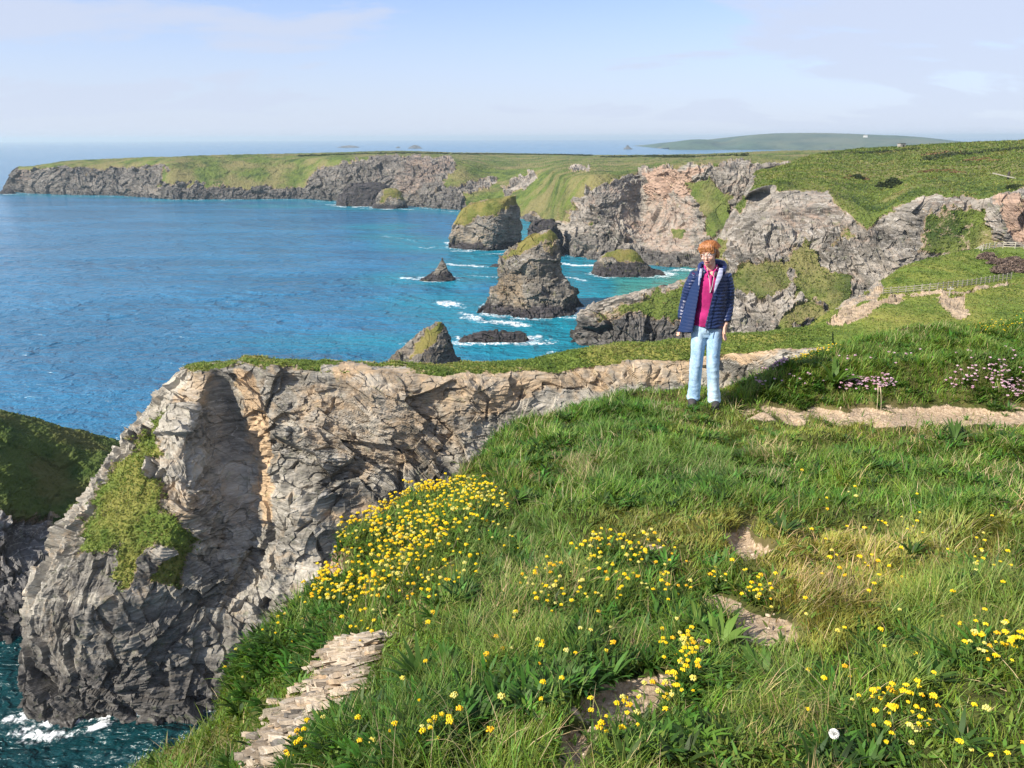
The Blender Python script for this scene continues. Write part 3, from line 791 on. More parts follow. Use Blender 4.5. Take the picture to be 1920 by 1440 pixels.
# ------------------------------------------------------------------ the sea
az = np.radians(np.concatenate([np.linspace(-89, -42, 60)[:-1], np.linspace(-42, 42, 1150), np.linspace(42, 89, 40)[1:]]))
ang = np.concatenate([np.linspace(89, 46, 16)[:-1], np.linspace(46, .9, 900)[:-1], np.geomspace(.9, .125, 60)])
r_ = H / np.tan(np.radians(ang))
RR, AA = np.meshgrid(r_, az, indexing='ij')
sx, sy = RR * np.sin(AA), RR * np.cos(AA)
P0 = np.stack([sx, sy, 0 * sx], -1)
px, py, _ = project(P0)
n1 = fbm(P0 / 9.0, 5); n2 = fbm(P0 / 38.0, 4); n3 = fbm(P0 / 3.0, 4)
foam = np.zeros_like(sx); teal = np.zeros_like(sx)
for i, (cx, cy, a, b) in enumerate(FOOT):
    q = np.sqrt(((sx - cx) / a) ** 2 + ((sy - cy) / (b)) ** 2)
    dd = (q - 1) * min(a, b)
    w = 1.6 + .02 * cy * .3
    foam = np.maximum(foam, sstep(w * 2.0, 0, dd + n1 * w * 2.2 + 1.0) * .9)
    teal = np.maximum(teal, .8 * sstep(24, 0, dd))
near = py > 300
strokes = [   # wave crests and surf lines: (half width m, strength, points on the water)
 (3.2, 1, [(828,566),(850,580),(875,590),(905,601),(940,606),(985,610)]), (6.0, 1, [(832,568),(852,570),(866,578)]),
 (2.6, .9, [(870,596),(915,604),(965,605)]), (2.2, .9, [(905,583),(930,588),(985,588),(1030,596),(1085,596)]), (3.5, 1.1, [(995,583),(1020,586),(1040,592)]),
 (3.0, 1, [(838,496),(870,498),(910,501),(930,500)]), (2.2, .8, [(880,517),(930,520)]), (2.6, 1, [(755,522),(790,524),(835,527)]),
 (3.5, .7, [(722,443),(760,448),(785,455)]), (3, .7, [(765,460),(800,466),(812,463)]), (2.5, .5, [(690,425),(720,428),(735,424)]),
 (3.5, 1, [(836,455),(850,460),(846,466)]), (3, .8, [(900,477),(945,476),(958,474)]), (2.2, 1, [(856,632),(870,640),(925,645),(990,638)]), (3, 1, [(990,632),(1008,632)]),
 (4.5, 1, [(1052,494),(1080,498),(1108,497)]), (2.8, .9, [(1058,520),(1080,522),(1095,526)]), (5, 1, [(975,406),(990,408),(1002,406)]), (4, .8, [(1110,515),(1150,520),(1200,519),(1245,512)]),
 (4, .9, [(1255,508),(1290,507)]), (3, .7, [(1020,668),(1040,660)]),
 (4, .9, [(300,375),(360,375),(430,375)]), (4, .8, [(440,374),(560,375),(640,380)]), (4, .9, [(640,388),(700,392),(770,393)]), (3.5, .8, [(770,388),(850,397),(900,400)]), (3.5, .8, [(0,361),(30,364),(120,367),(240,369)]), (4, .6, [(480,386),(560,387)]),
 (.9, .95, [(15,1350),(45,1345),(80,1352),(130,1350),(190,1345),(245,1335),(300,1338),(360,1334),(420,1330)]), (.8, .85, [(30,1372),(75,1382),(125,1378),(170,1368),(215,1352),(255,1338)]),
 (.6, .7, [(20,1385),(60,1395),(110,1385)]), (.9, .8, [(400,1350),(440,1345)])]
xs_, ys_ = sx[near], sy[near]
fo = foam[near]; te = teal[near]; nn = n1[near]; n3n = n3[near]
for hw, stg, pts in strokes:
    w = np.array([sea_at(*q)[:2] for q in pts])
    d = line_d(xs_, ys_, w) + nn * hw * 1.2 + n3n * hw * .4
    fo = np.maximum(fo, stg * sstep(hw * 1.5, hw * .1, d))
    te = np.maximum(te, .8 * sstep(26 + hw * 4, 2, d))
foam[near] = fo; teal[near] = te
def blob(poly, fe, val):
    global teal
    sd = poly_sd(px, py, poly) + n2 * fe
    teal = np.maximum(teal, val * sstep(-fe, fe, sd))
blob([(870,480),(1000,560),(860,640),(900,700),(1100,680),(1300,560),(1300,490),(1060,480)], 40, .9)
blob([(1060,470),(1320,480),(1320,560),(1200,600),(1090,640),(1080,540)], 25, 1.0)
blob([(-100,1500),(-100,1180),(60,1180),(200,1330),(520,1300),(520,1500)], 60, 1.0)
blob([(880,420),(960,470),(1050,480),(1050,400),(960,395)], 14, .9)
shal = sstep(-18, 18, poly_sd(px, py, [(1150,520),(1310,500),(1310,560),(1230,580),(1150,560)]) + n2 * 14) * .9
cove = sstep(-40, 40, poly_sd(px, py, [(-300,1500),(-300,1120),(60,1150),(200,1300),(520,1280),(520,1500)]) + n2 * 20)  # shade in the cove, painted into the water colour through this mask
calm = sstep(.15, .8, fbm(P0 * np.array([1/140., 1/420., 1]) + 4, 3) * .5 + .5)
foam = foam * sstep(-.55, .15, n3 + .3 + foam * .4)
A = np.stack([np.clip(foam, 0, 1.2), teal, shal, cove], -1).reshape(-1, 4)
# swell close to the land
hgt = (fbm(P0 / np.array([5., 3.2, 1]), 4) * .28 + fbm(P0 / 17. + 9, 3) * .35) * sstep(1500, 300, RR)
P0[..., 2] = hgt + np.clip(foam, 0, 1) * .15
t = NT('sea_water')
pos = t.n('ShaderNodeNewGeometry').outputs['Position']
att = t.n('ShaderNodeAttribute', attribute_name='mask')
sep = t.n('ShaderNodeSeparateColor', {'Color': att.outputs['Color']})
f_, te_, sh_, cv_ = t.math('MULTIPLY', sep.outputs[0], .8), sep.outputs[1], sep.outputs[2], att.outputs['Alpha']
w1 = t.noise(t.map(pos, scale=(.35, .55, 1), rot=(0, 0, .3)), 1.0, 6, .62, .3)
w2 = t.noise(t.map(pos, scale=(.05, .10, 1), rot=(0, 0, .25)), 1.0, 6, .6, .2)
w3 = t.noise(t.map(pos, scale=(.008, .02, 1), rot=(0, 0, .1)), 1.0, 5, .6)
c = t.mix(t.step(w3, .35, .65), (.013, .110, .215), (.022, .155, .295))
c = t.mix(te_, c, (.006, .19, .26))
c = t.mix(sh_, c, (.05, .24, .20))
c = t.mix(cv_, c, (.003, .036, .042))  # dark teal carries the cove's painted shade
fd = t.noise(pos, .55, 10, .8, 1.2)
fm = t.step(t.math('ADD', f_, t.math('MULTIPLY', t.math('SUBTRACT', fd, .5), 3.2)), .55, .95)
fm = t.math('MULTIPLY', fm, t.step(f_, .02, .25))
c = t.mix(fm, c, (.80, .83, .84))
bh = t.math('ADD', t.math('MULTIPLY', w1, 1.0), t.math('ADD', t.math('MULTIPLY', w2, 6.0), t.math('MULTIPLY', w3, 16.0)))
pb = t.bsdf(c, t.math('ADD', .16, t.math('MULTIPLY', fm, .7)), bh, .75, .85, .5)
pb.inputs['IOR'].default_value = 1.33
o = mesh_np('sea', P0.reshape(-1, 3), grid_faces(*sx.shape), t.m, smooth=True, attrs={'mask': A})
o['kind'] = 'structure'
bed = mesh_np('sea_bed', [(-30500, -400, -9), (30500, -400, -9), (30500, 30500, -9), (-30500, 30500, -9)], [(0, 1, 2, 3)], [M_DARKSLOPE])
bed['kind'] = 'structure'

# ------------------------------------------------------------------ air
bm = bmesh.new(); bmesh.ops.create_cube(bm, size=1)
HB = (-31000, 31000, -500, 31000, -11, H + 48)
for v in bm.verts:
    v.co = (HB[0] if v.co.x < 0 else HB[1], HB[2] if v.co.y < 0 else HB[3], HB[4] if v.co.z < 0 else HB[5])
me = bpy.data.meshes.new('haze'); bm.to_mesh(me); bm.free()
t = NT('haze_air')
vv = t.n('ShaderNodeVolumePrincipled', {'Color': (.70, .88, 1, 1), 'Density': 0.00008, 'Anisotropy': 0.2})
t.t.links.new(vv.outputs[0], t.out.inputs['Volume'])
me.materials.append(t.m)
hz = bpy.data.objects.new('haze', me); COL.objects.link(hz); hz['kind'] = 'stuff'

# ------------------------------------------------------------------ the cliff top in front
gp = [(960,1440,1.66),(1500,1440,1.62),(1920,1440,1.55),(2300,1440,1.5),(700,1440,1.8),
 (700,1200,2.75),(690,1290,2.42),(610,1350,2.32),(545,1440,2.2),(610,1215,2.95),(560,1280,2.85),(500,1350,2.75),(455,1440,2.6),
 (430,1270,3.4),(520,1150,3.7),(600,1060,4.0),(640,1010,4.2),(420,1330,3.1),(400,1440,2.9),(240,1440,3.3),(640,1120,3.45),
 (1000,1200,2.5),(1400,1200,2.45),(1900,1200,2.3),(2300,1200,2.3),(850,1200,2.55),(850,1330,2.1),(1200,1330,2.0),(1600,1330,1.95),
 (850,1000,3.8),(1200,1000,3.65),(1600,1000,3.55),(1920,1000,3.45),(720,1000,4.1),(840,912,5.2),(1000,1100,3.05),(1400,1100,2.95),(1800,1100,2.9),
 (1000,860,5.35),(1300,860,5.45),(1600,860,5.4),(1920,860,5.3),(2300,860,5.3),(1100,930,4.4),(1500,930,4.35),(1900,930,4.25),
 (950,802,6.5),(1050,790,6.75),(1150,757,7.2),(1300,769,7.05),(1450,790,6.75),(1600,786,6.8),(1750,786,6.8),(1920,788,6.75),(2300,788,6.7),
 (1450,768,7.15),(1600,764,7.2),(1920,766,7.2),(2300,766,7.2),(1290,735,7.7),(1230,740,7.6)]
gw = [tuple(at(*g)) for g in gp] + [(0,.4,H-1.62),(0,-1.5,H-1.6),(2.5,0,H-1.55),(-1.2,.8,H-1.9),(-1.8,1.6,H-2.6),(4,-1,H-1.4),(-1,-2,H-1.9),(6,3,H-1.8),(7,0,H-1.4),(6,6,H-2.3),(9,7,H-2.4),(3,9.5,H-2.9),(6,10,H-2.7),(9,11,H-2.6),(2,9,H-2.8),(-.2,7.4,H-2.8)]
gw = np.array(gw)
def tps(P, z, lam=.02):
    n = len(P); d = np.linalg.norm(P[:, None] - P[None], axis=-1)
    K = np.where(d > 0, d * d * np.log(d + 1e-9), 0) + lam * np.eye(n)
    A_ = np.zeros((n + 3, n + 3)); A_[:n, :n] = K; A_[:n, n] = 1; A_[:n, n+1:] = P; A_[n, :n] = 1; A_[n+1:, :n] = P.T
    return np.linalg.solve(A_, np.concatenate([z, [0, 0, 0]]))
TC = tps(gw[:, :2], gw[:, 2] - H)
def tps_eval(x, y):
    out = TC[-3] + TC[-2] * x + TC[-1] * y
    for (cx, cy), c_ in zip(gw[:, :2], TC):
        r2 = (x - cx) ** 2 + (y - cy) ** 2
        out = out + c_ * .5 * r2 * np.log(r2 + 1e-9)
    return out
edge_px = [(240,1440,3.35),(400,1400,3.15),(418,1330,3.15),(428,1270,3.42),(520,1150,3.72),(600,1060,4.02),(640,1010,4.22),(760,942,4.9),(835,905,5.35),(880,860,5.9),(930,812,6.5),(1000,790,6.95),(1100,757,7.4),(1150,744,7.6),(1290,729,7.85)]
edge = [(-1.6,-40),(-2.2,-6),(-2.1,0),(-2.0,1.6)] + [tuple(at(*e)[:2]) for e in edge_px] + [tuple(at(*e)[:2]) for e in [(1370,712,7.75),(1440,688,7.9),(1500,665,8.2),(1600,634,8.9),(1750,604,9.6),(1920,588,10.2),(2300,565,11.5)]] + [(60, 30), (60, -40)]
EDGE = np.array(edge)
def dens(lo, a, b, hi, n0, n1, n2):
    return np.concatenate([a - np.geomspace(.05, a - lo, n0)[::-1], np.linspace(a, b, n1), b + np.geomspace(.05, hi - b, n2)])
gx = dens(-34, -2.6, 7.4, 60, 40, 470, 36)
gy = dens(-30, .9, 10.6, 42, 30, 420, 46)
GX, GY = np.meshgrid(gx, gy)
def ground_z(x, y, micro=True):
    z = tps_eval(np.clip(x, -4, 12), np.clip(y, -3, 13))
    # bank behind the path
    bx = sstep(2.05, 2.9, x - .1 * (y - 7))
    z = z + bx * (.36 + .08 * np.sin(x * 1.7)) * sstep(7.16, 7.62, y + .06 * np.sin(x * 3.1)) * (1 - .0 * y)
    p3 = np.stack([x, y, 0 * x], -1)
    if micro:
        sandy = SANDF(x, y, z)
        z = z + (fbm(p3 / .9, 3) * .07 + np.maximum(fbm(p3 / .33 + 7, 3), -.1) * .13) * (1 - .8 * sandy) + fbm(p3 / .09, 3) * .012
        z = z - sandy * .035
    sd = poly_sd(x, y, EDGE) + fbm(p3 / .5 + 3, 4) * .10 + fbm(p3 / 4. + 9, 3) * .25 * sstep(0, 2, np.abs(x - 2))
    o = np.maximum(-sd, 0)
    z = z - .5 * (1 - sstep(0, .35, sd + .18)) * .25 - o * 1.1 - np.minimum(o, 1.2) * 1.0 - np.maximum(o - 1.2, 0) * 1.2
    if micro:
        z = z + sstep(.2, 2, o) * (facets(np.stack([x, y, z], -1) / 1.1) * .35)
    return np.maximum(z, -H - 6), sd
sand_polys = [
 [(1095,1020),(1160,1012),(1235,1014),(1240,1026),(1180,1034),(1110,1036)],
 [(1365,1000),(1385,990),(1410,992),(1418,1020),(1440,1040),(1400,1046),(1380,1030)],
 [(1330,1118),(1385,1130),(1410,1148),(1460,1168),(1500,1200),(1440,1212),(1390,1206),(1370,1170),(1340,1145)],
 [(1060,1330),(1110,1300),(1170,1275),(1230,1266),(1275,1262),(1262,1300),(1220,1330),(1170,1360),(1110,1365)],
 [(1050,1440),(1048,1395),(1080,1375),(1110,1380),(1090,1410),(1085,1440)],
 [(1400,768),(1500,766),(1700,768),(1950,770),(2400,768),(2400,802),(1950,800),(1760,802),(1640,796),(1500,788),(1400,780)],
 [(1290,1215),(1320,1190),(1370,1200),(1340,1230),(1300,1235)],
 [(560,1090),(600,1060),(640,1040),(640,1075),(600,1100),(570,1130)],
]
PZ = [0, 0, 0, 0, 0, 0, 0, 0, 0]
def SANDF(x, y, z, soft=10, grow=2):
    px, py, w = project(np.stack([x, y, z + H], -1))
    n = fbm(np.stack([x, y, 0 * x], -1) / .22 + 2, 4)
    out = np.zeros(x.shape)
    ok = w > .2
    for poly in sand_polys:
        pa = np.array(poly, float)
        bb = ok & (px > pa[:, 0].min() - 30) & (px < pa[:, 0].max() + 30) & (py > pa[:, 1].min() - 30) & (py < pa[:, 1].max() + 30)
        if bb.any():
            out[bb] = np.maximum(out[bb], sstep(-soft, soft, poly_sd(px[bb], py[bb], poly) + n[bb] * soft * 2.2 + grow))
    return out
GZ, GSD = ground_z(GX, GY)
GP = np.stack([GX, GY, GZ + H], -1)
GN = grid_normals(GP)
gpx, gpy, gpw = project(GP)
sand = SANDF(GX, GY, GZ)
ledge_poly = [(455,1440),(500,1352),(560,1282),(610,1216),(650,1196),(700,1198),(712,1240),(690,1290),(612,1350),(545,1442)]
ledge = sstep(-3, 9, poly_sd(gpx, gpy, ledge_poly) - 16 + 26 * fbm(GP / .11, 3)) * (gpw > .2)
cliffy = 1 - sstep(-.28, -.02, GSD)
def simple0(name, col):
    t = NT(name); pos = t.n('ShaderNodeNewGeometry').outputs['Position']
    t.bsdf(t.mix(t.step(t.noise(pos, 30, 3), .35, .65), tuple(x * .45 for x in col), col), .9); return t.m
t = NT('cliff_top_soil')
pos = t.n('ShaderNodeNewGeometry').outputs['Position']
sep = t.n('ShaderNodeSeparateColor', {'Color': t.n('ShaderNodeAttribute', attribute_name='mask').outputs['Color']})
sf, cf = sep.outputs[0], sep.outputs[1]
a_ = t.noise(pos, 6, 8, .7); b_ = t.noise(pos, 45, 6, .7); d_ = t.noise(pos, 1.3, 5, .6)
c = t.mix(t.step(a_, .4, .62), (.035, .042, .012), (.10, .11, .03))
c = t.mix(t.math('MULTIPLY', t.step(d_, .5, .65), .5), c, (.20, .15, .07))
sc_ = t.mix(t.step(b_, .35, .7), (.28, .20, .13), (.56, .44, .31))
sc_ = t.mix(t.step(a_, .5, .7, 0, .55), sc_, (.30, .20, .12))
c = t.mix(t.step(t.math('ADD', sf, t.math('MULTIPLY', t.math('SUBTRACT', b_, .5), .6)), .35, .6), c, sc_)
rc = t.mix(t.step(t.noise(t.map(pos, scale=(1, 1, 5)), 2.2, 8, .7), .38, .65), (.12, .10, .08), (.42, .34, .25))
c = t.mix(t.step(t.math('ADD', cf, t.math('MULTIPLY', t.math('SUBTRACT', a_, .5), .8)), .4, .65), c, rc)
t.bsdf(c, .95, t.math('ADD', a_, t.math('MULTIPLY', b_, .5)), .8, .03, .15)
go = mesh_np('ground', GP.reshape(-1, 3), grid_faces(*GX.shape), t.m, attrs={'mask': np.stack([np.clip(sand, 0, 1), np.clip(cliffy, 0, 1), 0 * sand], -1).reshape(-1, 3)})
go['kind'] = 'structure'

# slate outcrop that breaks through the edge of the turf
lc = [
 [(405,1500,2.75),(440,1475,2.62),(480,1462,2.40),(520,1462,2.24),(560,1465,2.12),(620,1490,2.0)],
 [(425,1440,2.92),(458,1425,2.66),(485,1418,2.46),(515,1410,2.33),(550,1405,2.26),(600,1420,2.12)],
 [(465,1370,2.98),(500,1352,2.76),(530,1345,2.60),(570,1340,2.46),(612,1342,2.35),(650,1360,2.24)],
 [(530,1295,3.05),(560,1282,2.88),(590,1280,2.74),(635,1285,2.58),(688,1288,2.42),(720,1300,2.3)],
 [(580,1225,3.1),(610,1218,2.96),(635,1225,2.88),(665,1230,2.78),(700,1238,2.65),(735,1250,2.5)],
 [(620,1190,3.15),(645,1194,3.02),(660,1198,2.95),(680,1198,2.88),(704,1200,2.78),(740,1200,2.65)],
 [(650,1165,3.25),(665,1172,3.12),(680,1176,3.05),(700,1176,2.98),(720,1178,2.88),(750,1180,2.75)],
]
lctrl = np.array([[at(*p) for p in r] for r in lc])
lctrl[:, 1:5, 2] += .05; lctrl[:, 1:5, 2] += 0
lctrl[:, 0, 2] -= .12; lctrl[:, 5, 2] -= .12; lctrl[6, :, 2] -= .12
M_SLATE = rock_grass('weathered_slate', .5, grey=((.17,.135,.10),(.54,.455,.35)), warm=(.44,.31,.19), gs=.15, weed=.15)
LG = catmull(lctrl, [30] * 6); LG = np.swapaxes(catmull(np.swapaxes(LG, 0, 1), [10, 26, 30, 26, 14]), 0, 1)
LN = grid_normals(LG)
if LN[..., 2].mean() < 0: LN = -LN
rl = np.random.RandomState(17)
ls = []
def plate(c, lx, ly, th, yaw, dip, dipdir):
    """one slab of slate: a ragged thin angular sheet"""
    n = rl.randint(9, 14)
    a = np.sort(rl.rand(n) * 6.283)
    r = .85 + .2 * rl.rand(n)
    o2 = np.stack([np.cos(a) * lx * r, np.sin(a) * ly * r], 1)
    bot = o2 * (.93 + .05 * rl.rand(n, 1)) + rl.randn(n, 2) * .003
    V = np.concatenate([np.c_[o2, np.full(n, th / 2) + rl.randn(n) * .0015], np.c_[bot, np.full(n, -th / 2)], [[0, 0, th / 2 + .001]], [[0, 0, -th / 2]]])
    Rz = np.array(Matrix.Rotation(yaw, 3, 'Z')); Rd = np.array(Matrix.Rotation(dip, 3, Vector((math.cos(dipdir), math.sin(dipdir), 0))))
    V = V @ Rz.T @ Rd.T + c
    F = []
    for j in range(n):
        k = (j + 1) % n
        F += [[j, k, 2 * n], [n + k, n + j, 2 * n + 1], [j, n + j, n + k], [j, n + k, k]]
    return V, np.array(F)
nr_, nc_ = LG.shape[:2]
zord = []
for q in range(2400):
    i, j = rl.randint(4, nr_ - 6), int(np.clip(nc_ * .5 + rl.randn() * nc_ * .15 + 6 * math.sin(i * .09), 14, nc_ - 14))
    f_in = rl.rand()
    c0 = LG[i, j] + LN[i, j] * (-.080 + .050 * rl.rand() ** 1.5)
    big = rl.rand() < .3
    ls.append(plate(c0, (.03 + .07 * rl.rand() ** 1.5) * (1.25 if big else .8), (.022 + .022 * rl.rand()) * (1.2 if big else .9), .004 + .012 * rl.rand() ** 2 + (.012 if big else 0), .20 + .13 * rl.randn(), -.62 + .16 * rl.randn(), .25 + .18 * rl.randn()))
Vb = (LG - LN * .075).reshape(-1, 3); Fb = grid_faces(nr_, nc_)
Fb = np.concatenate([Fb[:, [0, 1, 2]], Fb[:, [0, 2, 3]]])
Vl, Fl, off = [Vb], [Fb], len(Vb)
Ml = [np.tile([[0, .2, .9, 0]], (len(Vb), 1))]  # backing sheet coloured dark as shade in the gaps between slabs
for V_, F_ in ls:
    Vl.append(V_); Fl.append(F_ + off); off += len(V_)
    Ml.append(np.tile([[0, max(0, rl.rand() * 1.2 - .55), max(0, rl.rand() * 1.3 - .6), 0]], (len(V_), 1)))
Vl = np.concatenate(Vl)
so_ = mesh_np('rock_outcrop', Vl, np.concatenate(Fl), M_SLATE, attrs={'mask': np.concatenate(Ml).astype(np.float32)})
tag(so_, 'bleached layered slate outcrop breaking through the turf at the cliff edge', 'rock')

# ------------------------------------------------------------------ loose grit on the bare soil
rng = np.random.RandomState(31)
cc_ = .5 * (GP[:-1, :-1] + GP[1:, 1:]); aa_ = np.abs((gx[1:] - gx[:-1])[None, :] * (gy[1:] - gy[:-1])[:, None]) * (sand[:-1, :-1] > .45) * (gpw[:-1, :-1] > .5)
i_ = np.searchsorted(np.cumsum(aa_.ravel() / aa_.sum()), rng.rand(5200)); r_i, c_i = np.unravel_index(np.clip(i_, 0, aa_.size - 1), aa_.shape)
pp = GP[r_i, c_i] + (GP[r_i + 1, c_i + 1] - GP[r_i, c_i]) * rng.rand(5200, 1)
I0 = ico(1)
ss = (.0025 + .009 * rng.rand(5200) ** 4)
Vg = (I0[0][None] * (.6 + .8 * rng.rand(5200, 12 if len(I0[0]) == 12 else len(I0[0]), 1)) * ss[:, None, None] * np.array([1.2, 1, .6]) + pp[:, None]).reshape(-1, 3)
Fg = (I0[1][None] + (np.arange(5200) * len(I0[0]))[:, None, None]).reshape(-1, 3)
go_ = mesh_np('gravel', Vg, Fg, simple0('grit', (.56, .45, .33)))
tag(go_, 'loose pale grit and stone chips on the worn soil', 'gravel', kind='stuff')

# ------------------------------------------------------------------ grass and leaves
rng = np.random.RandomState(11)
cellc = .25 * (GP[:-1, :-1] + GP[1:, :-1] + GP[:-1, 1:] + GP[1:, 1:])
e1 = GP[:-1, 1:] - GP[:-1, :-1]; e2 = GP[1:, :-1] - GP[:-1, :-1]
area = np.linalg.norm(np.cross(e1, e2), axis=-1)
cpx, cpy, cw = project(cellc)
dist = np.linalg.norm(cellc - np.array([0, 0, H]), axis=-1)
vis = (cw > .25) & (cpx > -900) & (cpx < 3100) & (cpy < 2400) & (cpy > 500) & (GSD[:-1, :-1] > -.75) & (cellc[..., 0] < 9.5)
vis = vis * np.where((cpx > -150) & (cpx < 2070) & (cpy < 1560), 1.0, .38)
csand2 = SANDF(GX, GY, GZ, 12, 9)[:-1, :-1]; csand = sand[:-1, :-1]; cl = ledge[:-1, :-1]
FN = fbm(cellc / .8 + 3, 4); FN2 = fbm(cellc / .3 + 13, 3)
def zone(poly, fe=14):
    return sstep(-fe, fe, poly_sd(cpx, cpy, poly) + FN2 * fe * 2)
shortz = np.maximum.reduce([zone([(1130,960),(1370,960),(1400,1000),(1900,960),(1900,1060),(1700,1090),(1450,1110),(1420,1060),(1360,1040),(1100,1010)]), zone([(1440,1060),(1800,1040),(1640,1180),(1540,1230),(1440,1215)]), .6 * zone([(1260,780),(1700,790),(1500,830),(1250,820)])])
finez = np.maximum.reduce([zone([(880,1000),(1080,980),(1080,1200),(900,1290),(820,1200),(860,1080)]), zone([(1380,1260),(1520,1280),(1560,1440),(1380,1440)]), zone([(1700,1060),(1920,1000),(1920,1200),(1700,1300),(1600,1200)]), .8 * zone([(1000,830),(1500,830),(1450,900),(1050,900)])])
lushz = np.maximum.reduce([zone([(940,800),(1150,750),(1500,850),(1920,830),(1920,960),(1400,960),(1100,940),(900,920)]), zone([(430,1270),(640,1010),(660,1100),(620,1200),(500,1330),(430,1330)]), zone([(1000,1080),(1400,1060),(1430,1120),(1300,1200),(1200,1260),(960,1320),(700,1440),(560,1440),(720,1250),(880,1150)], 30), zone([(1280,1240),(1550,1300),(1650,1440),(1150,1440),(1250,1330)])])
bankz = zone([(1380,700),(1500,660),(1920,585),(2200,560),(2200,765),(1380,765)], 6)
dryz = np.maximum.reduce([zone([(1400,830),(1480,840),(1470,920),(1400,900)], 10), zone([(1030,860),(1130,860),(1110,920),(1040,920)], 10), zone([(950,1080),(1040,1060),(1080,1130),(960,1250),(900,1180)], 20) * .6, zone([(1450,1080),(1620,1090),(1620,1140),(1500,1140)], 8), zone([(1380,1300),(1560,1330),(1540,1440),(1400,1440)]) * .5, sstep(.25, .5, FN) * .35])
fl_dense = zone([(640,1000),(700,960),(800,912),(900,925),(960,960),(900,985),(880,1040),(800,1060),(700,1090),(620,1100),(600,1070)], 8)
bare = np.clip(csand2 * 1.1 + cl * 1.3, 0, 1)
base_w = area * vis / np.clip(dist, 1.4, 9) ** 1.25 * (1 - .93 * sstep(.3, .9, csand2)) * (1 - sstep(.3, .8, cl) * (.72 + .28 * (FN2 < .12)))
def pick(n, w):
    p = (w / w.sum()).ravel(); cs = np.cumsum(p)
    i = np.searchsorted(cs, rng.rand(n)); i = np.clip(i, 0, p.size - 1)
    r, c_ = np.unravel_index(i, area.shape)
    u, v = rng.rand(n, 1), rng.rand(n, 1)
    P = GP[r, c_] * (1-u) * (1-v) + GP[r, c_+1] * u * (1-v) + GP[r+1, c_] * (1-u) * v + GP[r+1, c_+1] * u * v
    return P, (r, c_)
WIND = np.array([.75, -.25])
def blades(P, L, Wd, phi, th0, kap, roll, cols, leafy=0.0, seg=3):
    """curved blades as strips; returns verts, faces, colours"""
    n = len(P)
    hx, hy = np.cos(phi), np.sin(phi)
    V = np.empty((n, seg + 1, 2, 3), np.float32)
    pos_ = P.copy(); 
    side = np.stack([-hy * np.cos(roll), hx * np.cos(roll), np.sin(roll) * .7], -1)
    for k in range(seg + 1):
        tt = k / seg
        w = Wd * ((1 - tt) ** .7 + .04) if leafy == 0 else Wd * (np.sin(math.pi * min(.97, .16 + .84 * tt ** 1.1)) + .03)
        V[:, k, 0] = pos_ - side * w[:, None] * .5
        V[:, k, 1] = pos_ + side * w[:, None] * .5
        a = th0 + kap * (tt + .5 / seg)
        pos_ = pos_ + np.stack([hx * np.sin(a), hy * np.sin(a), np.cos(a)], -1) * (L / seg)[:, None]
    b = (np.arange(n) * (seg + 1) * 2)[:, None]
    F = np.concatenate([np.stack([b[:, 0] + 2*k, b[:, 0] + 2*k + 1, b[:, 0] + 2*k + 3, b[:, 0] + 2*k + 2], -1) for k in range(seg)], 0)
    C_ = np.repeat(cols, (seg + 1) * 2, axis=0)
    return V.reshape(-1, 3), F, C_
def jitcol(base, n, j=.25, hue=.15):
    c = np.array(base)[None, :] * (1 + (rng.rand(n, 1) - .5) * 2 * j)
    return np.clip(c * (1 + (rng.rand(n, 3) - .5) * 2 * hue), 0, 1)
t = NT('grass_blades')
att = t.n('ShaderNodeAttribute', attribute_name='tint').outputs['Color']
pr = t.n('ShaderNodeBsdfPrincipled', {'Base Color': att, 'Roughness': .55, 'Specular IOR Level': .3})
tr = t.n('ShaderNodeBsdfTranslucent', {'Color': t.mix(1.0, att, (1.25, 1.15, .5), 'MULTIPLY')})
t.t.links.new(t.n('ShaderNodeMixShader', {0: .35, 1: pr.outputs[0], 2: tr.outputs[0]}).outputs[0], t.out.inputs[0])
M_GRASS = t.m
parts = []
def add(P, rc, L, Wd, col, lean=.5, kap=.7, leafy=0, seg=3, clump=1.0):
    n = len(P)
    k1 = vnoise(P / .16 + 40) * 2.4 + vnoise(P / .5 + 4) * 2
    phi = rng.rand(n) * 2 * math.pi * (1 - .5 * clump) + k1 * 3 * clump
    th = np.abs(rng.randn(n)) * .33 * lean + .08
    lm = 1 + .75 * vnoise(P / .24 + 91)
    hv = vnoise(P / .75 + 33)[:, None]; vv = fbm(P / .34 + 61, 3)[:, None]
    col = np.clip(col * (1 + .55 * vv) * (1 + hv * np.array([[.20, .04, -.10]])), .004, 1)
    parts.append(blades(P, L * lm, Wd * np.clip(dist[rc] / 3.5, .8, 1.7), phi, th, kap * (.4 + rng.rand(n)), (rng.rand(n) - .5) * 1.6, col, leafy, seg))
# short turf everywhere
wt = base_w * (.8 + 1.3 * shortz) * (1 - .85 * bare)
n = 185000; P, rc = pick(n, wt)
z_ = shortz[rc][:, None]
col = jitcol((.14, .215, .026), n, .4, .2) * (1 - z_) + jitcol((.28, .30, .07), n, .35, .15) * z_
add(P, rc, .035 + .04 * rng.rand(n), .0035 + .002 * rng.rand(n), col, 1.0, .9)
# medium and long fine grass
wt = base_w * (.12 + 1.9 * finez + .3 * lushz + .8 * bankz) * (1 - .9 * shortz) * (1 - .5 * fl_dense)
n = 98000; P, rc = pick(n, wt)
mixd = (rng.rand(n) < .07 + .3 * dryz[rc])[:, None]
col = np.where(mixd, jitcol((.36, .32, .15), n, .3, .1), jitcol((.18, .26, .055), n, .38, .18))
add(P, rc, .05 + .09 * rng.rand(n), .0026 + .0014 * rng.rand(n), col, .9, 1.1, 0, 4)
